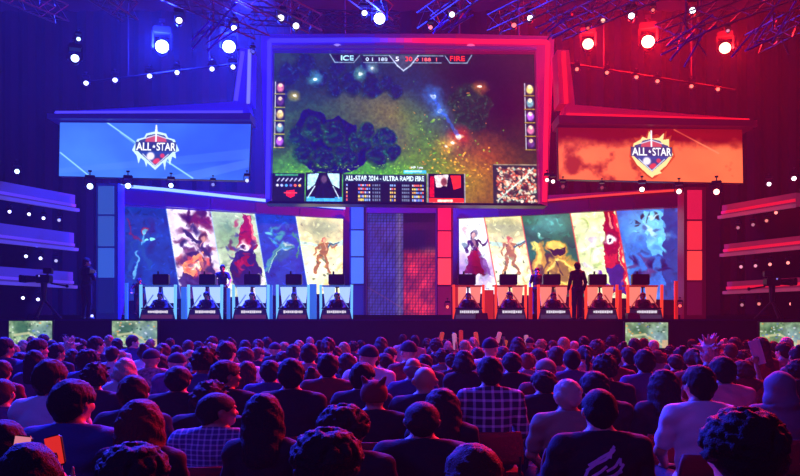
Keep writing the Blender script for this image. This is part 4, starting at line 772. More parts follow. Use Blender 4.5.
def arms(f, P_, m, g=0., k=.02, fore=True, upto=1.):
    z = P_['dz']
    for i, s in enumerate((-1, 1)):
        S = np.array((s*P_['sh'], -.005, 1.01+z)); E = np.array(P_['el'][i]); W = np.array(P_['wr'][i])
        f.cone(S, S+(E-S)*upto, .052*m, .052*m+(.039-.052)*upto*m, k, g)
        if fore: f.cone(E, W, .039*m, .026*m, k, g)
def legs(f, P_, g=0., k=.03, feet=True):
    for i in (0, 1):
        f.cone(P_['hip'][i], P_['knee'][i], .085, .058, k, g); f.cone(P_['knee'][i], P_['ank'][i], .056, .038, k, g)
        if feet: f.cone((P_['ank'][i][0], P_['ank'][i][1]-.03, .045), P_['toe'][i], .04, .032, .02, g)
def bounds(kind): return ((-.36, -.2, -.02), (.36, .7, 1.48)) if pose(kind)['dz'] == 0 else ((-.42, -.22, -.02), (.42, .46, 1.85))
_bm = {}
def body_mesh(kind, yaw, m):
    key = (kind, round(yaw, 2), m)
    if key in _bm: return _bm[key]
    P_ = pose(kind, m); f = Field(*bounds(kind), .0125); z = P_['dz']
    legs(f, P_); torso(f, P_, m); arms(f, P_, m); f.cone((0, -.012, 1.06+z), (0, .008, 1.18+z), .056*m, .052*m, .03)
    head(f, yaw, z)
    for i, s in enumerate((-1, 1)): d, u = P_['hd'][i]; hand(f, P_['wr'][i], d, u, -s if kind in ('seat', 'desk', 'lean') else -s, 1.2 if (kind == 'stick' and i == 1) else .45)
    _bm[key] = f.mesh('body_'+kind); return _bm[key]
_cm = {}
def shirt_mesh(kind, m, long, hood=False):
    key = (kind, m, long, hood)
    if key in _cm: return _cm[key]
    P_ = pose(kind, m); f = Field(*bounds(kind), .0135); z = P_['dz']
    torso(f, P_, m, .016); arms(f, P_, m, .017, .02, long, 1. if long else .72)
    if hood: f.ell((0, -.06, 1.1+z), (.1, .07, .06), .03)
    else: f.cone((0, -.012, 1.06+z), (0, -.005, 1.1+z), .064*m, .06*m, .02)
    p = f.grid(); fold = .0035*np.sin(p[..., 2]*60+np.sin(p[..., 0]*21)*2.2+p[..., 1]*14); f.d += fold
    neck = p[..., 2]-(1.10+z)+(p[..., 1])*.35; f.d = np.maximum(f.d, neck if not hood else p[..., 2]-(1.15+z)+p[..., 1]*.6); f.d = np.maximum(f.d, (.5+z)-p[..., 2])
    _cm[key] = f.mesh('shirt_'+kind); return _cm[key]
def trousers_mesh(kind):
    key = ('t', kind)
    if key in _cm: return _cm[key]
    P_ = pose(kind); f = Field(*bounds(kind), .016); z = P_['dz']; legs(f, P_, .016, .03, False); f.ell((0, -.01, .55+z), (.17, .125, .11), .03, .014)
    p = f.grid(); f.d = np.maximum(f.d, .1-p[..., 2]); _cm[key] = f.mesh('trousers_'+kind); return _cm[key]
def shoes_mesh(kind):
    key = ('s', kind)
    if key in _cm: return _cm[key]
    P_ = pose(kind); f = Field(*bounds(kind), .014)
    for i in (0, 1): f.cone((P_['ank'][i][0], P_['ank'][i][1]-.03, .05), P_['toe'][i], .046, .038, .02, .012); f.cone(P_['ank'][i], (P_['ank'][i][0], P_['ank'][i][1], .05), .045, .045, .02, .008)
    p = f.grid(); f.d = np.maximum(f.d, .0-p[..., 2]); _cm[key] = f.mesh('shoes'); return _cm[key]
def hair_mesh(style):                 # in the head's own frame, face towards +Y
    key = ('h', style)
    if key in _cm: return _cm[key]
    f = Field((-.24, -.26, .78), (.24, .22, 1.52), .0105); p = f.grid(); x, y, z = p[..., 0], p[..., 1], p[..., 2]
    R = random.Random(sum(map(ord, style)))
    strand = .0035*np.sin(np.arctan2(x, y+.02)*34+z*20)+.0025*np.sin(z*70+x*50+y*30)
    face = (y-.055)*.9-(z-1.235)*1.0     # > 0 : face side, no hair
    nape = 1.118-z
    if style in ('short', 'crop', 'neat', 'cap', 'bun', 'spiky', 'fringe'):
        g = {'short': .022, 'crop': .012, 'neat': .018, 'cap': .012, 'bun': .013, 'spiky': .014, 'fringe': .012}[style]
        f.ell((0, .012, 1.235), (.074, .093, .098), 0, g); f.cone((0, -.02, 1.19), (0, -.022, 1.11), .066, .052, .03, g*.8); f.d += strand*(.4 if style == 'crop' else 1)
        f.d += np.clip(1.22-z, 0, 1)*.1+np.clip(1.17-z, 0, 1)*.25
        f.d = np.maximum(f.d, face-.012); f.d = np.maximum(f.d, nape)
        f.d = np.maximum(f.d, .032-np.sqrt((np.abs(x)-.09)**2+(y-.012)**2+(z-1.2)**2*.7))
        if style == 'fringe': f.d = np.maximum(f.d, z-1.262+.2*np.abs(x))
        if style == 'bun':
            f.ell((0, -.06, 1.335), (.045, .042, .038), .008); f.ell((0, .0, 1.25), (.083, .1, .095), .01); f.d = np.maximum(f.d, face-.01); f.d += strand*.5
        if style == 'spiky':
            for i in range(26):
                a = R.uniform(0, 6.28); e = R.uniform(.15, 1.4); d = np.array((math.cos(a)*math.cos(e), math.sin(a)*math.cos(e), math.sin(e))); c = np.array((0, .005, 1.25))
                if d[1] > .6 and d[2] < .5: continue
                f.cone(c+d*.07, c+d*R.uniform(.15, .2), .026, .003, .01)
        if style == 'cap':
            f.d[:] = .2; f.ell((0, .012, 1.24), (.082, .1, .1), 0, .008); f.d = np.maximum(f.d, 1.235-z+(y*.15)); f.ell((0, .13, 1.245), (.065, .075, .01), .01); f.ell((0, .01, 1.35), (.01, .01, .008), .005)
    elif style == 'messy':
        f.ell((0, .008, 1.245), (.078, .096, .1), 0, .024); f.ell((0, -.03, 1.2), (.07, .06, .07), .03, .016)
        for i in range(34):
            a, e = R.uniform(0, 6.28), R.uniform(-.1, 1.5); d = np.array((math.cos(a)*math.cos(e), math.sin(a)*math.cos(e), math.sin(e))); c = np.array((0, .0, 1.24))+d*.1; f.cone(c, c+d*.02+np.array((R.uniform(-.03, .03), R.uniform(-.03, .03), R.uniform(-.01, .02))), .02, .008, .012)
        f.d += strand*1.3; f.d = np.maximum(f.d, face-.015); f.d = np.maximum(f.d, 1.15-z)
    elif style in ('long', 'longwide', 'bob', 'tail'):
        w = {'long': 1., 'longwide': 1.2, 'bob': 1.05, 'tail': .9}[style]
        f.ell((0, .008, 1.24), (.078, .098, .1), 0, .018*w)
        if style != 'tail':
            zb = .93 if style != 'bob' else 1.1
            f.cone((0, -.02, 1.2), (0, -.06, zb+.08), .088*w, .085*w, .03)
            for s in (-1, 1): f.cone((s*.06, .01, 1.2), (s*.085*w, -.02, zb+.06), .045, .04, .03)
        else: f.cone((0, -.1, 1.27), (0, -.15, 1.2), .03, .03, .02); f.cone((0, -.15, 1.2), (0, -.14, .98), .032, .012, .02)
        f.d += strand*1.2; f.d = np.maximum(f.d, np.minimum((y-.052)*.9-(z-1.225)*.8, y-.055)-.01)
        if style == 'tail': f.d = np.maximum(f.d, np.where(y > -.1, 1.17-z, -1))
    elif style == 'curly':
        f.ell((0, -.005, 1.25), (.108, .113, .108), 0, .0); f.ell((0, -.04, 1.19), (.095, .075, .08), .04)
        for i in range(420):
            a, e = R.uniform(0, 6.28), math.asin(R.uniform(-.5, 1)); d = np.array((math.cos(a)*math.cos(e), math.sin(a)*math.cos(e), math.sin(e))); c = np.array((0, -.005, 1.245))+d*np.array((.116, .121, .119))*R.uniform(.93, 1.04); f.ell(c, (.0135,)*3, .004)
        f.d = np.maximum(f.d, (y-.05)*.9-(z-1.23)-.012)
    elif style == 'hood':
        f.ell((0, -.005, 1.235), (.105, .118, .125), 0, .0); f.ell((0, -.04, 1.12), (.12, .08, .08), .05); f.d += .003*np.sin(z*50+x*30); f.d = np.maximum(f.d, y-.06)
    elif style == 'ears':
        f.ell((0, .008, 1.24), (.086, .104, .106), 0, .008); f.d = np.maximum(f.d, (y-.055)*.9-(z-1.235)-.01); f.d = np.maximum(f.d, 1.17-z)
        for s in (-1, 1): f.cone((s*.055, 0, 1.33), (s*.08, 0, 1.375), .026, .012, .01)
    elif style == 'headset':
        f.ell((0, .012, 1.235), (.074, .093, .098), 0, .014); f.d = np.maximum(f.d, face-.012); f.d = np.maximum(f.d, nape)
    _cm[key] = f.mesh('hair_'+style); return _cm[key]
SKIN = [mat('skin_light', (206, 160, 136), .55), mat('skin_mid', (176, 126, 100), .55), mat('skin_dark', (104, 70, 54), .55)]
HC = {'black': mat('hair_black', (14, 11, 12), .72, bump=.8, bscale=160, spec=.3), 'brown': mat('hair_brown', (40, 24, 18), .72, bump=.8, bscale=160, spec=.3), 'auburn': mat('hair_auburn', (84, 34, 22), .72, bump=.8, bscale=160, spec=.3), 'blond': mat('hair_blond', (176, 140, 96), .72, bump=.8, bscale=160, spec=.3), 'grey': mat('hair_grey', (120, 116, 120), .72, bump=.8, bscale=160, spec=.3), 'pink': mat('hair_pink', (210, 130, 130), .72), 'pale': mat('hair_pale', (200, 180, 160), .72, bump=.8, bscale=160, spec=.3)}
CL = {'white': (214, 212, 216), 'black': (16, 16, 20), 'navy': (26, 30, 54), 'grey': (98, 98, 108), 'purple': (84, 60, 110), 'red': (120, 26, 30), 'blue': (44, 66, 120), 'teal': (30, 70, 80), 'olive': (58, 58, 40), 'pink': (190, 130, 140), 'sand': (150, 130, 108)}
CLM = {k: mat('cloth_'+k, v, .9, bump=.3, bscale=90) for k, v in CL.items()}
CLM['plaid'] = plaid('cloth_plaid', (34, 34, 60), (200, 190, 214), 15); CLM['check'] = plaid('cloth_check', (60, 66, 120), (190, 190, 220), 30); CLM['floral'] = mat('cloth_floral', (160, 120, 130), .9, vary=.9, bscale=22)
denim = mat('cloth_denim', (30, 36, 58), .9); shoe = mat('shoe_black', (18, 18, 20), .5)
def setmat(o, m):
    if not o.data.materials: o.data.materials.append(None)
    o.material_slots[0].link = 'OBJECT'; o.material_slots[0].material = m
def person(loc, rz, sc, kind, yaw, m, style, hair, skin, shirt, long, label, group=None, hood=False, lower=True):
    r = bpy.data.objects.new('person', body_mesh(kind, yaw, m)); COL.objects.link(r); r.location = loc; r.rotation_euler = (0, 0, rz); r.scale = sc; setmat(r, SKIN[skin])
    tag(r, label, 'person', group)
    def ch(n, me, mt):
        o = bpy.data.objects.new(n, me); COL.objects.link(o); o.parent = r; setmat(o, mt); return o
    z = pose(kind)['dz']
    if style != 'bald':
        nm = {'cap': 'cap', 'hood': 'hood', 'ears': 'hat'}.get(style, 'hair')
        h = ch(nm, hair_mesh(style), CLM[shirt] if style == 'hood' else CLM['red'] if style == 'ears' else CLM['sand'] if style == 'cap' and hair == 'pale' else CLM['navy'] if style == 'cap' else HC[hair]); h.rotation_euler = (0, 0, yaw); c = rotz((-NK[0], -NK[1], 0), yaw); h.location = (NK[0]+c[0], NK[1]+c[1], z)
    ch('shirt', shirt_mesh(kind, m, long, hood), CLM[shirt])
    if lower: ch('trousers', trousers_mesh(kind), denim); ch('shoes', shoes_mesh(kind), shoe)
    return r
# ---- the audience: (x, top, width, hair style, hair colour, turn in degrees, shirt, look); x, top and width of the head in the photo
NEAR = [
 (71, 379, 43, 'short', 'black', -18, 'blue', 'man with thick dark hair and slate blue shirt in the left foreground'),
 (49, 359, 30, 'short', 'brown', -25, 'white', 'round-headed man in a glowing white shirt at left'),
 (140, 399, 48, 'longwide', 'auburn', 0, 'black', 'woman with long brown hair, reddish on its right edge, left foreground'),
 (133, 440, 66, 'curly', 'black', 10, 'navy', 'person with sparkling blue-lit hair at the bottom edge, below the long-haired woman'),
 (28, 443, 44, 'short', 'black', 0, 'black', 'dark head cut off by the bottom edge at far left'),
 (3, 420, 30, 'short', 'black', 0, 'black', 'dark head at the left picture edge, above the bottom corner'),
 (1, 379, 24, 'crop', 'brown', 0, 'purple', 'close-cropped violet-lit head at the left picture edge'),
 (71, 457, 36, 'short', 'black', 0, 'black', 'black head rising from the bottom edge under the slate blue shirt'),
 (133, 375, 30, 'short', 'brown', 10, 'navy', 'short-haired man just behind the long-haired woman at left'),
 (94, 362, 25, 'messy', 'black', 20, 'navy', 'dark tousled head behind the right shoulder of the white shirt'),
 (88, 348, 22, 'curly', 'brown', 0, 'blue', 'blue lit frizzy head between the two left floor monitors'),
 (34, 350, 19, 'long', 'black', 0, 'purple', 'dark long-haired woman in a violet top below the far left floor monitor'),
 (125, 358, 22, 'bob', 'pale', 0, 'white', 'pale blue haired person in white, left of the patterned shirt'),
 (178, 366, 26, 'short', 'black', 0, 'black', 'man in black with square dark head below the first blue booth'),
 (209, 380, 36, 'messy', 'brown', 0, 'black', 'dark purple tousled head right behind the checked shirt man'),
 (215, 393, 42, 'crop', 'black', -55, 'check', 'man in a blue checked shirt looking right, lower left foreground'),
 (263, 393, 42, 'longwide', 'black', 0, 'black', 'woman with straight black hair right of the checked shirt man'),
 (224, 360, 31, 'short', 'black', -50, 'black', 'dark haired man turned right, below the second blue booth'),
 (291, 358, 26, 'short', 'black', 0, 'black', 'broad man in black with red-rimmed shoulders, centre left'),
 (247, 361, 18, 'long', 'auburn', -20, 'black', 'dark reddish long-haired woman left of the broad man'),
 (270, 360, 20, 'short', 'black', 0, 'blue', 'dark head beside the left ear of the broad man'),
 (328, 353, 21, 'short', 'black', 0, 'red', 'man in an orange-red lit shirt right of the broad man'),
 (362, 362, 24, 'short', 'black', -30, 'navy', 'dark round head turned right, just left of the hat with ears'),
 (374, 377, 28, 'ears', 'brown', -10, 'black', 'person wearing a knitted hat with ears in the centre'),
 (345, 402, 50, 'curly', 'brown', -35, 'black', 'curly blue-haired person looking right, centre foreground'),
 (327, 425, 68, 'curly', 'brown', 0, 'purple', 'large curly head at the bottom edge, the nearest left of centre'),
 (422, 402, 43, 'crop', 'brown', 0, 'black', 'man with an oval cropped head and dark collar, centre foreground'),
 (442, 388, 38, 'longwide', 'brown', 0, 'black', 'woman with wavy brown hair behind the cropped man in the centre'),
 (425, 367, 27, 'bald', 'brown', 0, 'navy', 'bald man with a shiny head in the centre'),
 (474, 444, 58, 'neat', 'auburn', 0, 'red', 'reddish head at the bottom edge, centre'),
 (490, 356, 25, 'short', 'black', 0, 'plaid', 'man in a dark plaid shirt with white checks'),
 (464, 350, 20, 'bob', 'black', 0, 'black', 'dark figure in black left of the plaid shirt'),
 (512, 352, 19, 'short', 'black', 0, 'black', 'dark oval head right of the plaid shirt man'),
 (413, 358, 18, 'fringe', 'grey', 0, 'blue', 'thin-haired man behind the bald man'),
 (544, 370, 27, 'short', 'black', 10, 'black', 'man with black hair and a dark collared shirt, left of the blond head'),
 (568, 379, 28, 'neat', 'pale', -10, 'sand', 'person with short blond pinkish hair, right of centre'),
 (595, 371, 28, 'short', 'black', 0, 'black', 'dark round head directly behind the printed T-shirt man'),
 (600, 389, 34, 'crop', 'black', 0, 'black', 'cropped man in a black T-shirt with a printed back'),
 (605, 353, 24, 'messy', 'brown', 0, 'black', 'broad dark tousled man behind the printed T-shirt'),
 (645, 349, 20, 'short', 'brown', 0, 'purple', 'dark-haired man in a lilac shirt below the last red booth'),
 (664, 369, 31, 'longwide', 'black', 0, 'black', 'woman with straight long black hair left of the lilac T-shirt'),
 (700, 365, 30, 'short', 'brown', 10, 'white', 'short-haired man in a white lilac-lit T-shirt, right foreground'),
 (722, 369, 20, 'bob', 'auburn', 0, 'pink', 'bobbed head tucked behind the right ear of the white T-shirt man'),
 (743, 404, 80, 'curly', 'brown', 15, 'pink', 'huge curly head at the lower right, the largest head of all'),
 (780, 371, 31, 'hood', 'grey', -15, 'grey', 'person in a grey-blue hood at the right'),
 (723, 356, 25, 'short', 'black', 0, 'pink', 'black-haired man in a pink shirt behind the bobbed head'),
 (743, 360, 18, 'bob', 'auburn', 30, 'red', 'auburn head turned left near the raised white paper'),
 (797, 359, 20, 'messy', 'black', 0, 'black', 'dark head at the right picture edge above the grey hood'),
 (710, 331, 21, 'spiky', 'pink', 0, 'red', 'person with a tall spiky pink hairdo before the right floor monitors'),
 (761, 337, 16, 'long', 'auburn', 40, 'red', 'long-haired woman facing left, beside the far right floor monitor'),
 (784, 342, 14, 'short', 'brown', 20, 'pink', 'person with glowing pink shoulders at the far right'),
 (151, 348, 18, 'cap', 'black', 0, 'floral', 'person in a flower patterned shirt and dark cap at left'),
 (546, 358, 21, 'cap', 'pale', 0, 'red', 'person in a pale cap behind the black-haired collared man'),
 (104, 402, 26, 'hood', 'black', 0, 'black', 'black hooded figure right of the slate blue shirt'),
 (69, 334, 14, 'spiky', 'pale', 0, 'pink', 'person with bright tipped hair and orange shoulders between the left monitors'),
 (56, 343, 14, 'short', 'black', -40, 'navy', 'dark head looking right, left of the bright tipped hair'),
 (132, 335, 12, 'short', 'black', -60, 'blue', 'person in profile looking right, before the second floor monitor'),
 (103, 340, 9, 'neat', 'pink', 0, 'white', 'small pink-lit head left of the second floor monitor'),
 (4, 337, 16, 'short', 'black', -30, 'purple', 'dark head at the far left edge below the stage'),
 (37, 338, 17, 'short', 'brown', -40, 'blue', 'blue lit head turned right before the far left floor monitor'),
 (2, 360, 17, 'short', 'auburn', 0, 'red', 'person with a red-lit shoulder at the left edge'),
 (197, 360, 20, 'tail', 'auburn', 0, 'purple', 'pinkish ponytailed head behind the tousled purple head'),
 (204, 346, 26, 'messy', 'brown', 0, 'blue', 'wide blue head below the gap between first and second blue booths'),
 (226, 341, 19, 'short', 'brown', -20, 'white', 'dark round head with pale shoulders below the second blue booth'),
 (347, 353, 19, 'long', 'brown', 0, 'blue', 'blue lit long hair below the last blue booth'),
 (371, 351, 19, 'short', 'black', 0, 'purple', 'dark head at centre below the curtain'),
 (398, 366, 15, 'bald', 'black', 0, 'blue', 'bluish bald head left of the shiny bald man'),
 (397, 388, 15, 'bald', 'grey', 0, 'navy', 'small pale bald head right of the hat with ears'),
 (629, 347, 15, 'short', 'black', 15, 'black', 'dark head left of the lilac shirt, before the floor monitor'),
 (572, 349, 17, 'crop', 'black', 0, 'purple', 'upright cropped man with lit neck below the third red booth'),
]
FAR = [(23, 340, 11), (31, 336, 8), (43, 334, 10), (51, 340, 10), (64, 334, 8), (81, 337, 11), (95, 336, 14), (109, 335, 9), (117, 338, 11), (144, 343, 13), (163, 343, 14), (176, 345, 12), (177, 352, 19), (188, 340, 11), (198, 341, 11), (212, 336, 10), (213, 342, 11), (231, 337, 10), (245, 340, 11), (258, 339, 11), (267, 337, 10), (245, 347, 18), (257, 347, 13), (275, 342, 12), (284, 342, 11), (293, 344, 14), (310, 337, 8), (299, 340, 10), (309, 343, 17), (320, 340, 12), (328, 337, 14), (335, 346, 15), (344, 342, 12), (353, 341, 11), (361, 340, 8), (381, 337, 14), (369, 344, 20), (309, 357, 13), (312, 366, 14), (403, 334, 8), (409, 340, 17), (400, 363, 16), (425, 354, 15), (436, 338, 13), (427, 338, 9), (443, 348, 15), (452, 353, 13), (448, 341, 8), (478, 347, 13), (490, 337, 16), (503, 346, 13), (518, 337, 15), (527, 353, 12), (465, 340, 10), (530, 337, 9), (541, 339, 11), (564, 337, 12), (574, 341, 9), (584, 336, 10), (597, 339, 16), (612, 335, 11), (623, 341, 11), (635, 338, 12), (585, 345, 15), (557, 346, 17), (539, 348, 13), (528, 353, 14), (589, 354, 13), (613, 347, 16), (657, 350, 13), (692, 339, 9), (681, 345, 14), (670, 345, 10), (676, 354, 15), (694, 348, 18), (735, 337, 12), (731, 343, 13), (787, 337, 12), (742, 350, 14), (681, 363, 16), (320, 353, 17), (654, 340, 10), (644, 338, 9), (724, 338, 9), (747, 340, 9), (774, 341, 10), (797, 344, 14), (768, 350, 13), (13, 344, 13), (20, 352, 16), (72, 349, 15), (112, 346, 13), (160, 354, 16), (119, 350, 12), (238, 351, 15), (283, 351, 14), (390, 347, 13), (432, 346, 11), (468, 345, 12), (515, 346, 12), (557, 357, 13), (647, 347, 9), (706, 348, 13), (718, 346, 11), (757, 349, 12), (787, 353, 14), (6, 348, 12), (385, 353, 16), (339, 366, 18), (190, 350, 12), (150, 339, 9), (170, 338, 9), (222, 340, 8), (415, 335, 8), (473, 337, 8), (553, 340, 8), (604, 343, 9), (661, 341, 8), (702, 341, 8)]
# choose a seat for every head: on its own sight line, near its apparent distance, clear of the neighbours
seats = []; LOST = []
def seat(px, w, hw, yt, gx=.44, gy=.74):
    cap = .41*F/(yt-HY); Y0 = min(hw*F/w, cap); best = None
    for i in range(0, 130):
        Y = Y0+(i//2)*.06*(1 if i % 2 else -1)
        if Y < 1.6 or Y > 17.0 or Y > cap+.1 or abs(Y-Y0) > .22*Y0+.45: continue
        X = (px-400)/F*Y
        if all(abs(X-a) > gx or abs(Y-b) > gy or (abs(X-a)/gx)**2+(Y-b)**2/gy**2 > 1.0 and abs(X-a) > gx*.82 for a, b in seats): best = Y; break
    if best is None: return None
    seats.append(((px-400)/F*best, best)); return best
AUD = []
HW = {'curly': .235, 'messy': .205, 'longwide': .225, 'long': .2, 'bob': .21, 'hood': .215, 'bald': .155, 'crop': .168, 'fringe': .165, 'short': .185, 'neat': .18, 'spiky': .2, 'ears': .19, 'cap': .18, 'bun': .175, 'tail': .18}
TOPZ = {'curly': 1.36+.02, 'messy': 1.375, 'longwide': 1.36, 'long': 1.355, 'bob': 1.356, 'hood': 1.36, 'bald': 1.333, 'crop': 1.342, 'fringe': 1.335, 'short': 1.352, 'neat': 1.348, 'spiky': 1.44, 'ears': 1.375, 'cap': 1.352, 'bun': 1.375, 'tail': 1.355}
R4 = random.Random(11)
allp = [(a[2], a, True) for a in NEAR]+[(a[2], a, False) for a in FAR]; allp.sort(key=lambda t: -t[0])
for w, a, nr in allp:
    if nr: x, yt, w, st, hc, yw, sh, lab = a
    else:
        x, yt, w = a; st = R4.choice(('short', 'short', 'short', 'messy', 'crop', 'long', 'bob', 'cap', 'neat', 'bun', 'tail')); hc = R4.choice(('black', 'black', 'brown', 'brown', 'auburn', 'blond', 'pale' if w < 13 else 'brown')); yw = R4.choice((0, 0, 0, -35, 30)); lab = None
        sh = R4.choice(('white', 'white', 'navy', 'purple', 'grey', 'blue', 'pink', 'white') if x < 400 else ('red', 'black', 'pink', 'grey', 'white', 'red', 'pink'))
    Y = seat(x, w, HW[st]*(1.14 if abs(yw) > 45 else 1.), yt)
    if Y is None and w > 12: Y = seat(x, w, HW[st], yt, .4, .58)
    if Y is None: LOST.append((x, yt, w))
    if Y is not None: AUD.append([x, yt, w, st, hc, yw, sh, lab, Y])
# labels for the small heads: their look, what they sit below, and their order there
ANC = [(0, 55, 'far left monitor'), (55, 110, 'left monitor gap'), (110, 160, 'second monitor'), (160, 185, 'first blue booth'), (185, 230, 'second blue booth'), (230, 274, 'third blue booth'), (274, 316, 'fourth blue booth'), (316, 360, 'fifth blue booth'), (360, 400, 'blue curtain half'), (400, 450, 'red curtain half'), (450, 490, 'first red booth'), (490, 532, 'second red booth'), (532, 576, 'third red booth'), (576, 622, 'fourth red booth'), (622, 672, 'third monitor'), (672, 715, 'red outer pillar'), (715, 758, 'crimson shelves'), (758, 900, 'far right monitor')]
LOOK = {'short': 'short-haired', 'crop': 'cropped', 'messy': 'tousled', 'long': 'long-haired', 'bob': 'bobbed', 'cap': 'capped', 'neat': 'neat-haired', 'bun': 'bun-haired', 'tail': 'ponytailed'}
ORD = ('leftmost', 'second', 'third', 'fourth', 'fifth', 'sixth', 'seventh', 'eighth', 'ninth', 'tenth')
def anc(x): return next(i for i, t in enumerate(ANC) if t[0] <= x < t[1])
def turnword(p): return 'cropped' if False else LOOK[p[3]]
small = {}
for p in AUD:
    if p[7] is None: small.setdefault((anc(p[0]), 0 if p[1] <= 343 else 1), []).append(p)
for (i, row), ps in small.items():
    ps.sort(key=lambda p: p[0])
    for k, p in enumerate(ps):
        p[7] = 'small %s head below the %s, %s' % (LOOK[p[3]], ANC[i][2], ('farthest rows' if row == 0 else 'middle rows')+('' if len(ps) == 1 else ', '+ORD[k]+('' if k == 0 else ' from left')))
chair_m = mat('chair_red', (130, 14, 18), .8, bump=.3, bscale=60); chair_f = mat('chair_steel', (60, 60, 66), .35, .9)
def make_chair():
    r = empty('chair'); b = MB(); n = 12
    vs = []
    for j in range(7):
        for i in range(n+1):
            t = i/n*2-1; z = .5+.235*j/6; x = .215*t*(1-.12*(j/6)**3); y = -.165-.045*j/6-.02+.035*(t*t); vs.append((x, y, z))
    m1 = len(vs); vs2 = [(x, y-.035, z) for x, y, z in vs]; f = []
    for j in range(6):
        for i in range(n):
            a = j*(n+1)+i; f.append((a, a+1, a+n+2, a+n+1)); f.append((m1+a, m1+a+n+1, m1+a+n+2, m1+a+1))
    for i in range(n): f.append((i, m1+i, m1+i+1, i+1)); t = 6*(n+1)+i; f.append((t, t+1, m1+t+1, m1+t))
    for j in range(6): a = j*(n+1); f.append((a, a+n+1, m1+a+n+1, m1+a)); c = a+n; f.append((c, m1+c, m1+c+n+1, c+n+1))
    b.add(vs+vs2, f).build('backrest', chair_m, r, True)
    MB().box((0, .05, .415), (.44, .43, .05), bev=.015).build('seat', chair_m, r)
    for sx in (-1, 1):
        MB().tube((sx*.2, -.16, .42), (sx*.2, -.22, 0), .012).build('leg', chair_f, r); MB().tube((sx*.2, .24, .42), (sx*.21, .26, 0), .012).build('leg', chair_f, r)
        MB().tube((sx*.19, -.15, .4), (sx*.19, -.2, .56), .012).build('back_support', chair_f, r)
    return r
CH0 = None
for x, yt, w, st, hc, yw, sh, lab, Y in AUD:
    z = CH-(yt-HY)/F*Y; X = (x-400)/F*Y; k = w*Y/F/(HW[st]*(1.14 if abs(yw) > 45 else 1.)); k = max(.86, min(1.1, k)); H = z/TOPZ[st]; H = max(.77, min(1.14, H))
    m = .88 if st in ('long', 'longwide', 'bob', 'tail', 'bun') else (1.08 if 'broad' in lab or 'plaid' in lab or 'printed' in lab else 1.)
    sk = R4.choice((0, 0, 1, 1, 1)); lng = R4.random() < .35 and 'T-shirt' not in lab
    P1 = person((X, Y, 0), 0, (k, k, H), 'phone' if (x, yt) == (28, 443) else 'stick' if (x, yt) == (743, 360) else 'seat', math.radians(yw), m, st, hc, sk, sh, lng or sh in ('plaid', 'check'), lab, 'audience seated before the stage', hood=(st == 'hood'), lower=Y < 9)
    if (x, yt) == (28, 443): P1.rotation_euler = (0, 0, .3); PH = (X-.125, Y-.02, H, k)
    if (x, yt) == (743, 360): PP = (X, Y, H, k)
    if Y < 6.2:
        c = make_chair() if CH0 is None else copy_tree(CH0); CH0 = c; c.location = (X, Y-.03, 0)
        short = lab.split(',')[0]; ws = ('red chair of the '+short).split(); tag(c, ' '.join(ws[:16]), 'chair', 'red audience chairs')
    if 'printed T-shirt' in lab or 'printed back' in lab and st == 'crop':
        # the print on the back, following the cloth
        if st == 'crop':
            dg = bpy.context.evaluated_depsgraph_get(); dg.update(); sm_ = shirt_mesh('seat', m, False)
            from mathutils.bvhtree import BVHTree
            bv = BVHTree.FromPolygons([v.co for v in sm_.vertices], [p.vertices[:] for p in sm_.polygons]); pb = MB()
            pr = random.Random(5)
            def back(px_, pz_):
                pz_ += .075; px_ *= .85
                h = bv.ray_cast(Vector((px_, -1, pz_)), Vector((0, 1, 0))); return (h[0] if h[0] else Vector((px_, -.14, pz_)))+Vector((0, -.004, 0))
            strokes = [[(-.11, .83), (-.06, .87), (0, .9), (.05, .95)], [(-.1, .86), (-.04, .9), (.02, .93), (.05, .965)], [(-.08, .8), (-.03, .83), (.0, .86)], [(.0, .83), (.05, .86), (.08, .9), (.08, .86)], [(.03, .8), (.07, .83), (.1, .87)], [(-.11, .75), (-.05, .79), (.02, .8), (.09, .83)], [(-.03, .75), (.02, .74), (.07, .78), (.05, .82)], [(.06, .72), (.1, .76), (.11, .8)], [(-.12, .79), (-.1, .84)], [(.02, .9), (.03, .95)]]
            for sgs in strokes:
                for (a0, b0), (a1, b1) in zip(sgs, sgs[1:]):
                    L = math.hypot(a1-a0, b1-b0); nx, nz = -(b1-b0)/L*.008, (a1-a0)/L*.008; vs = []; n = 4
                    for i in range(n+1):
                        t = i/n; cx, cz = a0+(a1-a0)*t, b0+(b1-b0)*t; vs += [back(cx+nx, cz+nz), back(cx-nx, cz-nz)]
                    pb.add(vs, [(2*i, 2*i+1, 2*i+3, 2*i+2) for i in range(n)])
            pb.build('shirt_print', mat('print_white', (190, 184, 214), .8), P1)
# ---- cheering sticks held up before the stage
def stick(px, y0, y1, Y, lean, rgb, lab, g=.35):
    a, b = P(px, y1, Y), P(px+lean, y0, Y); r = .05; m = MB(); d = b-a; L = d.length
    m.tube((0, 0, 0), d*.06, r*.5, r, 12).tube(d*.06, d*.94, r, r, 12, False).tube(d*.94, d, r, r*.45, 12)
    o = m.build('cheering_stick', mat('stick_%d_%d_%d' % rgb, rgb, .35, emit=rgb, strength=g)); o.location = a
    for p in o.data.polygons: p.use_smooth = True
    tag(o, lab, 'cheering stick', 'inflatable cheering sticks held above the heads'); return a
ST = [(440, 332, 344, 2.5, (255, 90, 60), 'orange red stick, leftmost of the raised cheering sticks'), (456, 333, 353, -2, (255, 170, 210), 'pale pink stick raised below the first red booth'), (461, 330, 346, 0, (255, 60, 50), 'red stick standing right of the pale pink one'), (477.5, 332, 346, -2, (255, 90, 60), 'orange stick leaning left below the second red booth'), (497, 332, 343, 3, (255, 130, 170), 'pink stick leaning right below the second red booth'), (504, 340, 348, 2, (255, 110, 60), 'short orange stick beside the pink leaning one'), (527, 335, 345, -1, (255, 160, 190), 'pale pink stick, rightmost of the raised cheering sticks')]
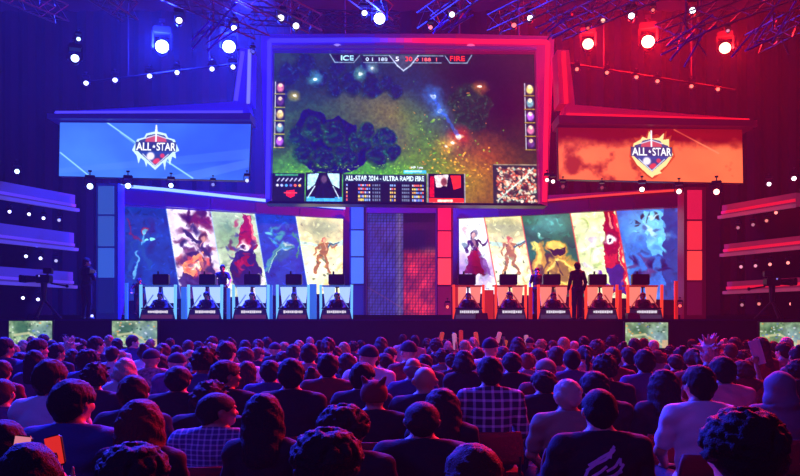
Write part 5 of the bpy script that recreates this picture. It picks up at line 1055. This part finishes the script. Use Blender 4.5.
for px, y0, y1, ln, c, lab in ST:
    Y = {440: 18.3, 456: 17.8, 461: 19.0, 477.5: 18.2, 497: 17.9, 504: 19.1, 527: 18.3}[px]; stick(px, y0, y1, Y, ln, c, lab)
    P1 = person((P(px, 0, Y).x-.25, Y-.22, 0), 0, (1, 1, (CH-(y1-4-HY)/F*Y)/1.33*1.0 if False else .86), 'stick', 0, 1., 'short', 'black', 0, 'black' if px < 470 else 'red', False, 'farthest row spectator holding up the '+lab.split(',')[0].replace('small ', ''), 'audience seated before the stage', lower=False)
# phones and paper
for dx, rot, rgb, lab in ((-.055, .1, (255, 150, 170), 'phone with a pale pink glowing screen at lower left'), (.055, -.25, (255, 50, 30), 'phone with a red glowing screen beside the slate blue shirt')):
    r = tag(empty('mobile_phone', (PH[0]+dx*.9, PH[1]+.35, 1.27*PH[2])), lab, 'phone'); r.rotation_euler = (-.2, rot, 0)
    MB().box((0, .005, 0), (.052, .009, .092), bev=.008).build('casing', mat('phone_case', (20, 20, 24), .3), r); MB().box((0, -.0015, 0), (.047, .003, .084)).build('screen', glow('phone_%d' % int(dx*1000), rgb, .7), r)
sheet = MB(); pa = (PP[0]+.25, PP[1]+.2, 1.46*PP[2]); g = []
for j in range(7):
    for i in range(5): g.append((-.1+.05*i, .02*math.sin(i*.9+j*.3), -.17+.055*j))
sheet.add(g, [(j*5+i, j*5+i+1, j*5+i+6, j*5+i+5) for j in range(6) for i in range(4)])
o = sheet.build('paper_sheet', mat('paper', (230, 200, 215), .8)); o.location = pa; o.rotation_euler = (0, -.3, 0); o.scale = (.6, 1, .9); tag(o, 'white paper sheet held up among the heads at right', 'paper')
md = o.modifiers.new('t', 'SOLIDIFY'); md.thickness = .002
# ================================================================== people on the stage
for s, cx, hw, z0, zt, i in BOOTH:
    col = 'blue' if s == 0 else 'red'
    P1 = person((cx*25.6/24.95, 25.6, 1.26), math.pi, (1, 1, .93), 'desk', 0, 1., ('headset', 'messy', 'short', 'headset', 'neat')[i], 'black' if (i+s) % 2 else 'brown', 0 if s == 0 else 1, 'black' if i != 1 else 'navy', True, 'player in black sitting inside the %s %s booth' % (seat_no[i], col), 'players in the booths')
    c = copy_tree(CH0); c.location = (cx*25.6/24.95, 25.63, 1.26); c.rotation_euler = (0, 0, math.pi); tag(c, 'chair under the player of the %s %s booth' % (seat_no[i], col), 'chair', 'players chairs')
def stander(px, Y, top, base, rz, kind, st, hc, sk, sh, lab, yaw=0., long=False):
    z = P(px, top, Y).z; H = (z-base)/(TOPZ[st]+.4); return person((P(px, 0, Y).x, Y, base), rz, (max(.9, min(1.05, H)),)*2+(H,), kind, yaw, 1., st, hc, sk, sh, long, lab)
stander(577.5, 23.7, 262, DZ, .2, 'stand', 'short', 'black', 1, 'black', 'man in black seen from behind on the stage, before the fourth red booth', 0, True)
stander(537, 26.9, 267.5, 1.8, math.pi, 'stand', 'short', 'brown', 0, 'navy', 'man in a dark T-shirt standing behind the second and third red booths')
stander(222.5, 26.9, 264.5, 1.8, math.pi, 'lean', 'short', 'black', 1, 'navy', 'man leaning over between the second and third blue booths', .3)
stander(86, 23.6, 257.5, DZ, -.5, 'hold', 'short', 'brown', 0, 'black', 'cameraman standing on the stage by the left blue pillar', -.6, True)
stander(139, 26.8, 278, 1.8, math.pi+.4, 'lean', 'cap', 'black', 1, 'black', 'crew member bending behind the left end of the first blue booth', 0, True)
# hand-held camera of the cameraman
r = tag(empty('camcorder', P(90, 271, 23.3)), 'small dark camera in the hands of the cameraman', 'video camera'); MB().box((0, 0, 0), (.12, .34, .14), bev=.02).build('camera_body', mat('cam_black', (16, 16, 22), .4), r); MB().tube((0, .17, 0), (0, .3, 0), .045, .055, 12).build('lens', mat('lens_black', (20, 20, 34), .2), r)
# ================================================================== light and camera
def spot(loc, tgt, e, rgb, ang, blend=.5, r=.1):
    l = bpy.data.lights.new('spot', 'SPOT'); l.energy = e; l.color = lin(rgb) if max(rgb) > 1.5 else rgb; l.spot_size = math.radians(ang); l.spot_blend = blend; l.shadow_soft_size = r
    o = bpy.data.objects.new('spot_beam', l); COL.objects.link(o); o.location = loc; o.rotation_euler = (Vector(tgt)-Vector(loc)).to_track_quat('-Z', 'Y').to_euler(); return o
def point(loc, e, rgb, r=.15):
    l = bpy.data.lights.new('point', 'POINT'); l.energy = e; l.color = rgb; l.shadow_soft_size = r
    o = bpy.data.objects.new('lamp_light', l); COL.objects.link(o); o.location = loc; return o
BL, RD, PU = (.012, .03, 1.), (1., .006, .006), (.35, .06, 1.)
BL2, RD2 = (.05, .07, 1.), (1., .02, .05)
for i, p in enumerate(big):
    c = [BL, BL, BL, RD, RD, RD][i]; e = [2.2, 1.6, .5, 1.0, 1.5, .7][i]
    q = p+Vector((0, -.4, 0))
    point(q, (7500 if i != 2 else 1500)*e, c, .1)
    spot(q, (p.x*.35, 8, 1), [10000, 8000, 4000, 5000, 8000, 5000][i], c, 50, .6, .12)
for px, py, tx, ty in ((115, 81, -60, 110), (149.5, 77, 20, 60), (212, 70, 110, 30), (233, 68, 120, 60), (86, 84, -40, 96)):
    a = P(px, py, 26.2); spot(a, P(tx, ty, 23), 9000, BL, 9, .7, .05)
for px, py in ((9.5, 212), (5.5, 255), (3.5, 297.5), (26, 256.5)):
    a = P(px, py, 25.4); spot(a, P(px+60, py-70, 24), 2200, (.1, .1, 1.), 12, .8, .05)
# unseen fill spots added behind the set to brighten haze and drapes
for x, e, c in ((-11, 8000, BL), (-5.5, 190000, BL), (5, 26000, RD), (10, 1500, RD)): spot((x, 29.5, 14.3), (x*.95, 31.5, 6), e, c, 110, .8, .3)
# added spots without fixtures, only to light the trusses
spot((-7, 16.5, 14), (-4, 20.5, 9), 500, (.15, .08, 1.), 90, .9, .3)
spot((7, 16.5, 14), (4, 20.5, 9), 500, (.9, .06, .25), 90, .9, .3)
spot((13, 17, 14), (8, 20.5, 10), 500, BL, 60, .9, .3)
# front light on the set
spot((-7, 12, 14), (-7, 27, 3), 450, BL, 50, .8, .4)
spot((7, 12, 14), (7, 27, 3), 450, RD, 50, .8, .4)
# back light over the audience, blue from the left and red from the right
spot((-11, 19.5, 12.5), (-4, 7, 1), 62000, (.025, .035, 1.), 62, .7, .5)
spot((-4, 19.8, 13), (-3.5, 12.5, 1), 20000, (.05, .03, 1.), 60, .7, .5)
spot((11, 19.5, 12.5), (5, 7, 1), 21000, (1., .02, .05), 62, .7, .5)
spot((3, 19.8, 13), (3, 12, 1), 7000, (.5, .05, 1.), 60, .7, .5)
spot((-8, -6, 11), (-4, 8, 1), 3200, (.07, .06, 1.), 70, .7, 1.)
spot((8, -6, 11), (5, 8, 1), 600, (.5, .04, .8), 70, .7, 1.)
w = bpy.data.worlds.new('hall_air'); SC.world = w; w.use_nodes = True; nt = w.node_tree
nt.nodes['Background'].inputs[0].default_value = (0, 0, 0, 1); nt.nodes['Background'].inputs[1].default_value = 0
vs = nt.nodes.new('ShaderNodeVolumeScatter'); vs.inputs['Density'].default_value = .00075; vs.inputs['Anisotropy'].default_value = .3; vs.inputs['Color'].default_value = (1, 1, 1, 1)
nt.links.new(vs.outputs[0], nt.nodes['World Output'].inputs['Volume'])
cam = bpy.data.cameras.new('camera'); co = bpy.data.objects.new('camera', cam); COL.objects.link(co)
co.location = (0, 0, CH); co.rotation_euler = (math.pi/2, 0, 0); cam.sensor_width = 36; cam.lens = 36; cam.shift_y = (324-238)/800; cam.clip_end = 200
SC.camera = co
vsx = SC.view_settings; vsx.view_transform = 'Standard'; vsx.look = 'None'; vsx.exposure = 0; vsx.gamma = 1
try: vsx.use_curve_mapping = False
except Exception: pass
SC.cycles.max_bounces = 4; SC.cycles.volume_bounces = 0; SC.cycles.diffuse_bounces = 2; SC.cycles.glossy_bounces = 2; SC.cycles.use_denoising = True
SC.cycles.caustics_reflective = False; SC.cycles.caustics_refractive = False; SC.cycles.sample_clamp_indirect = 3
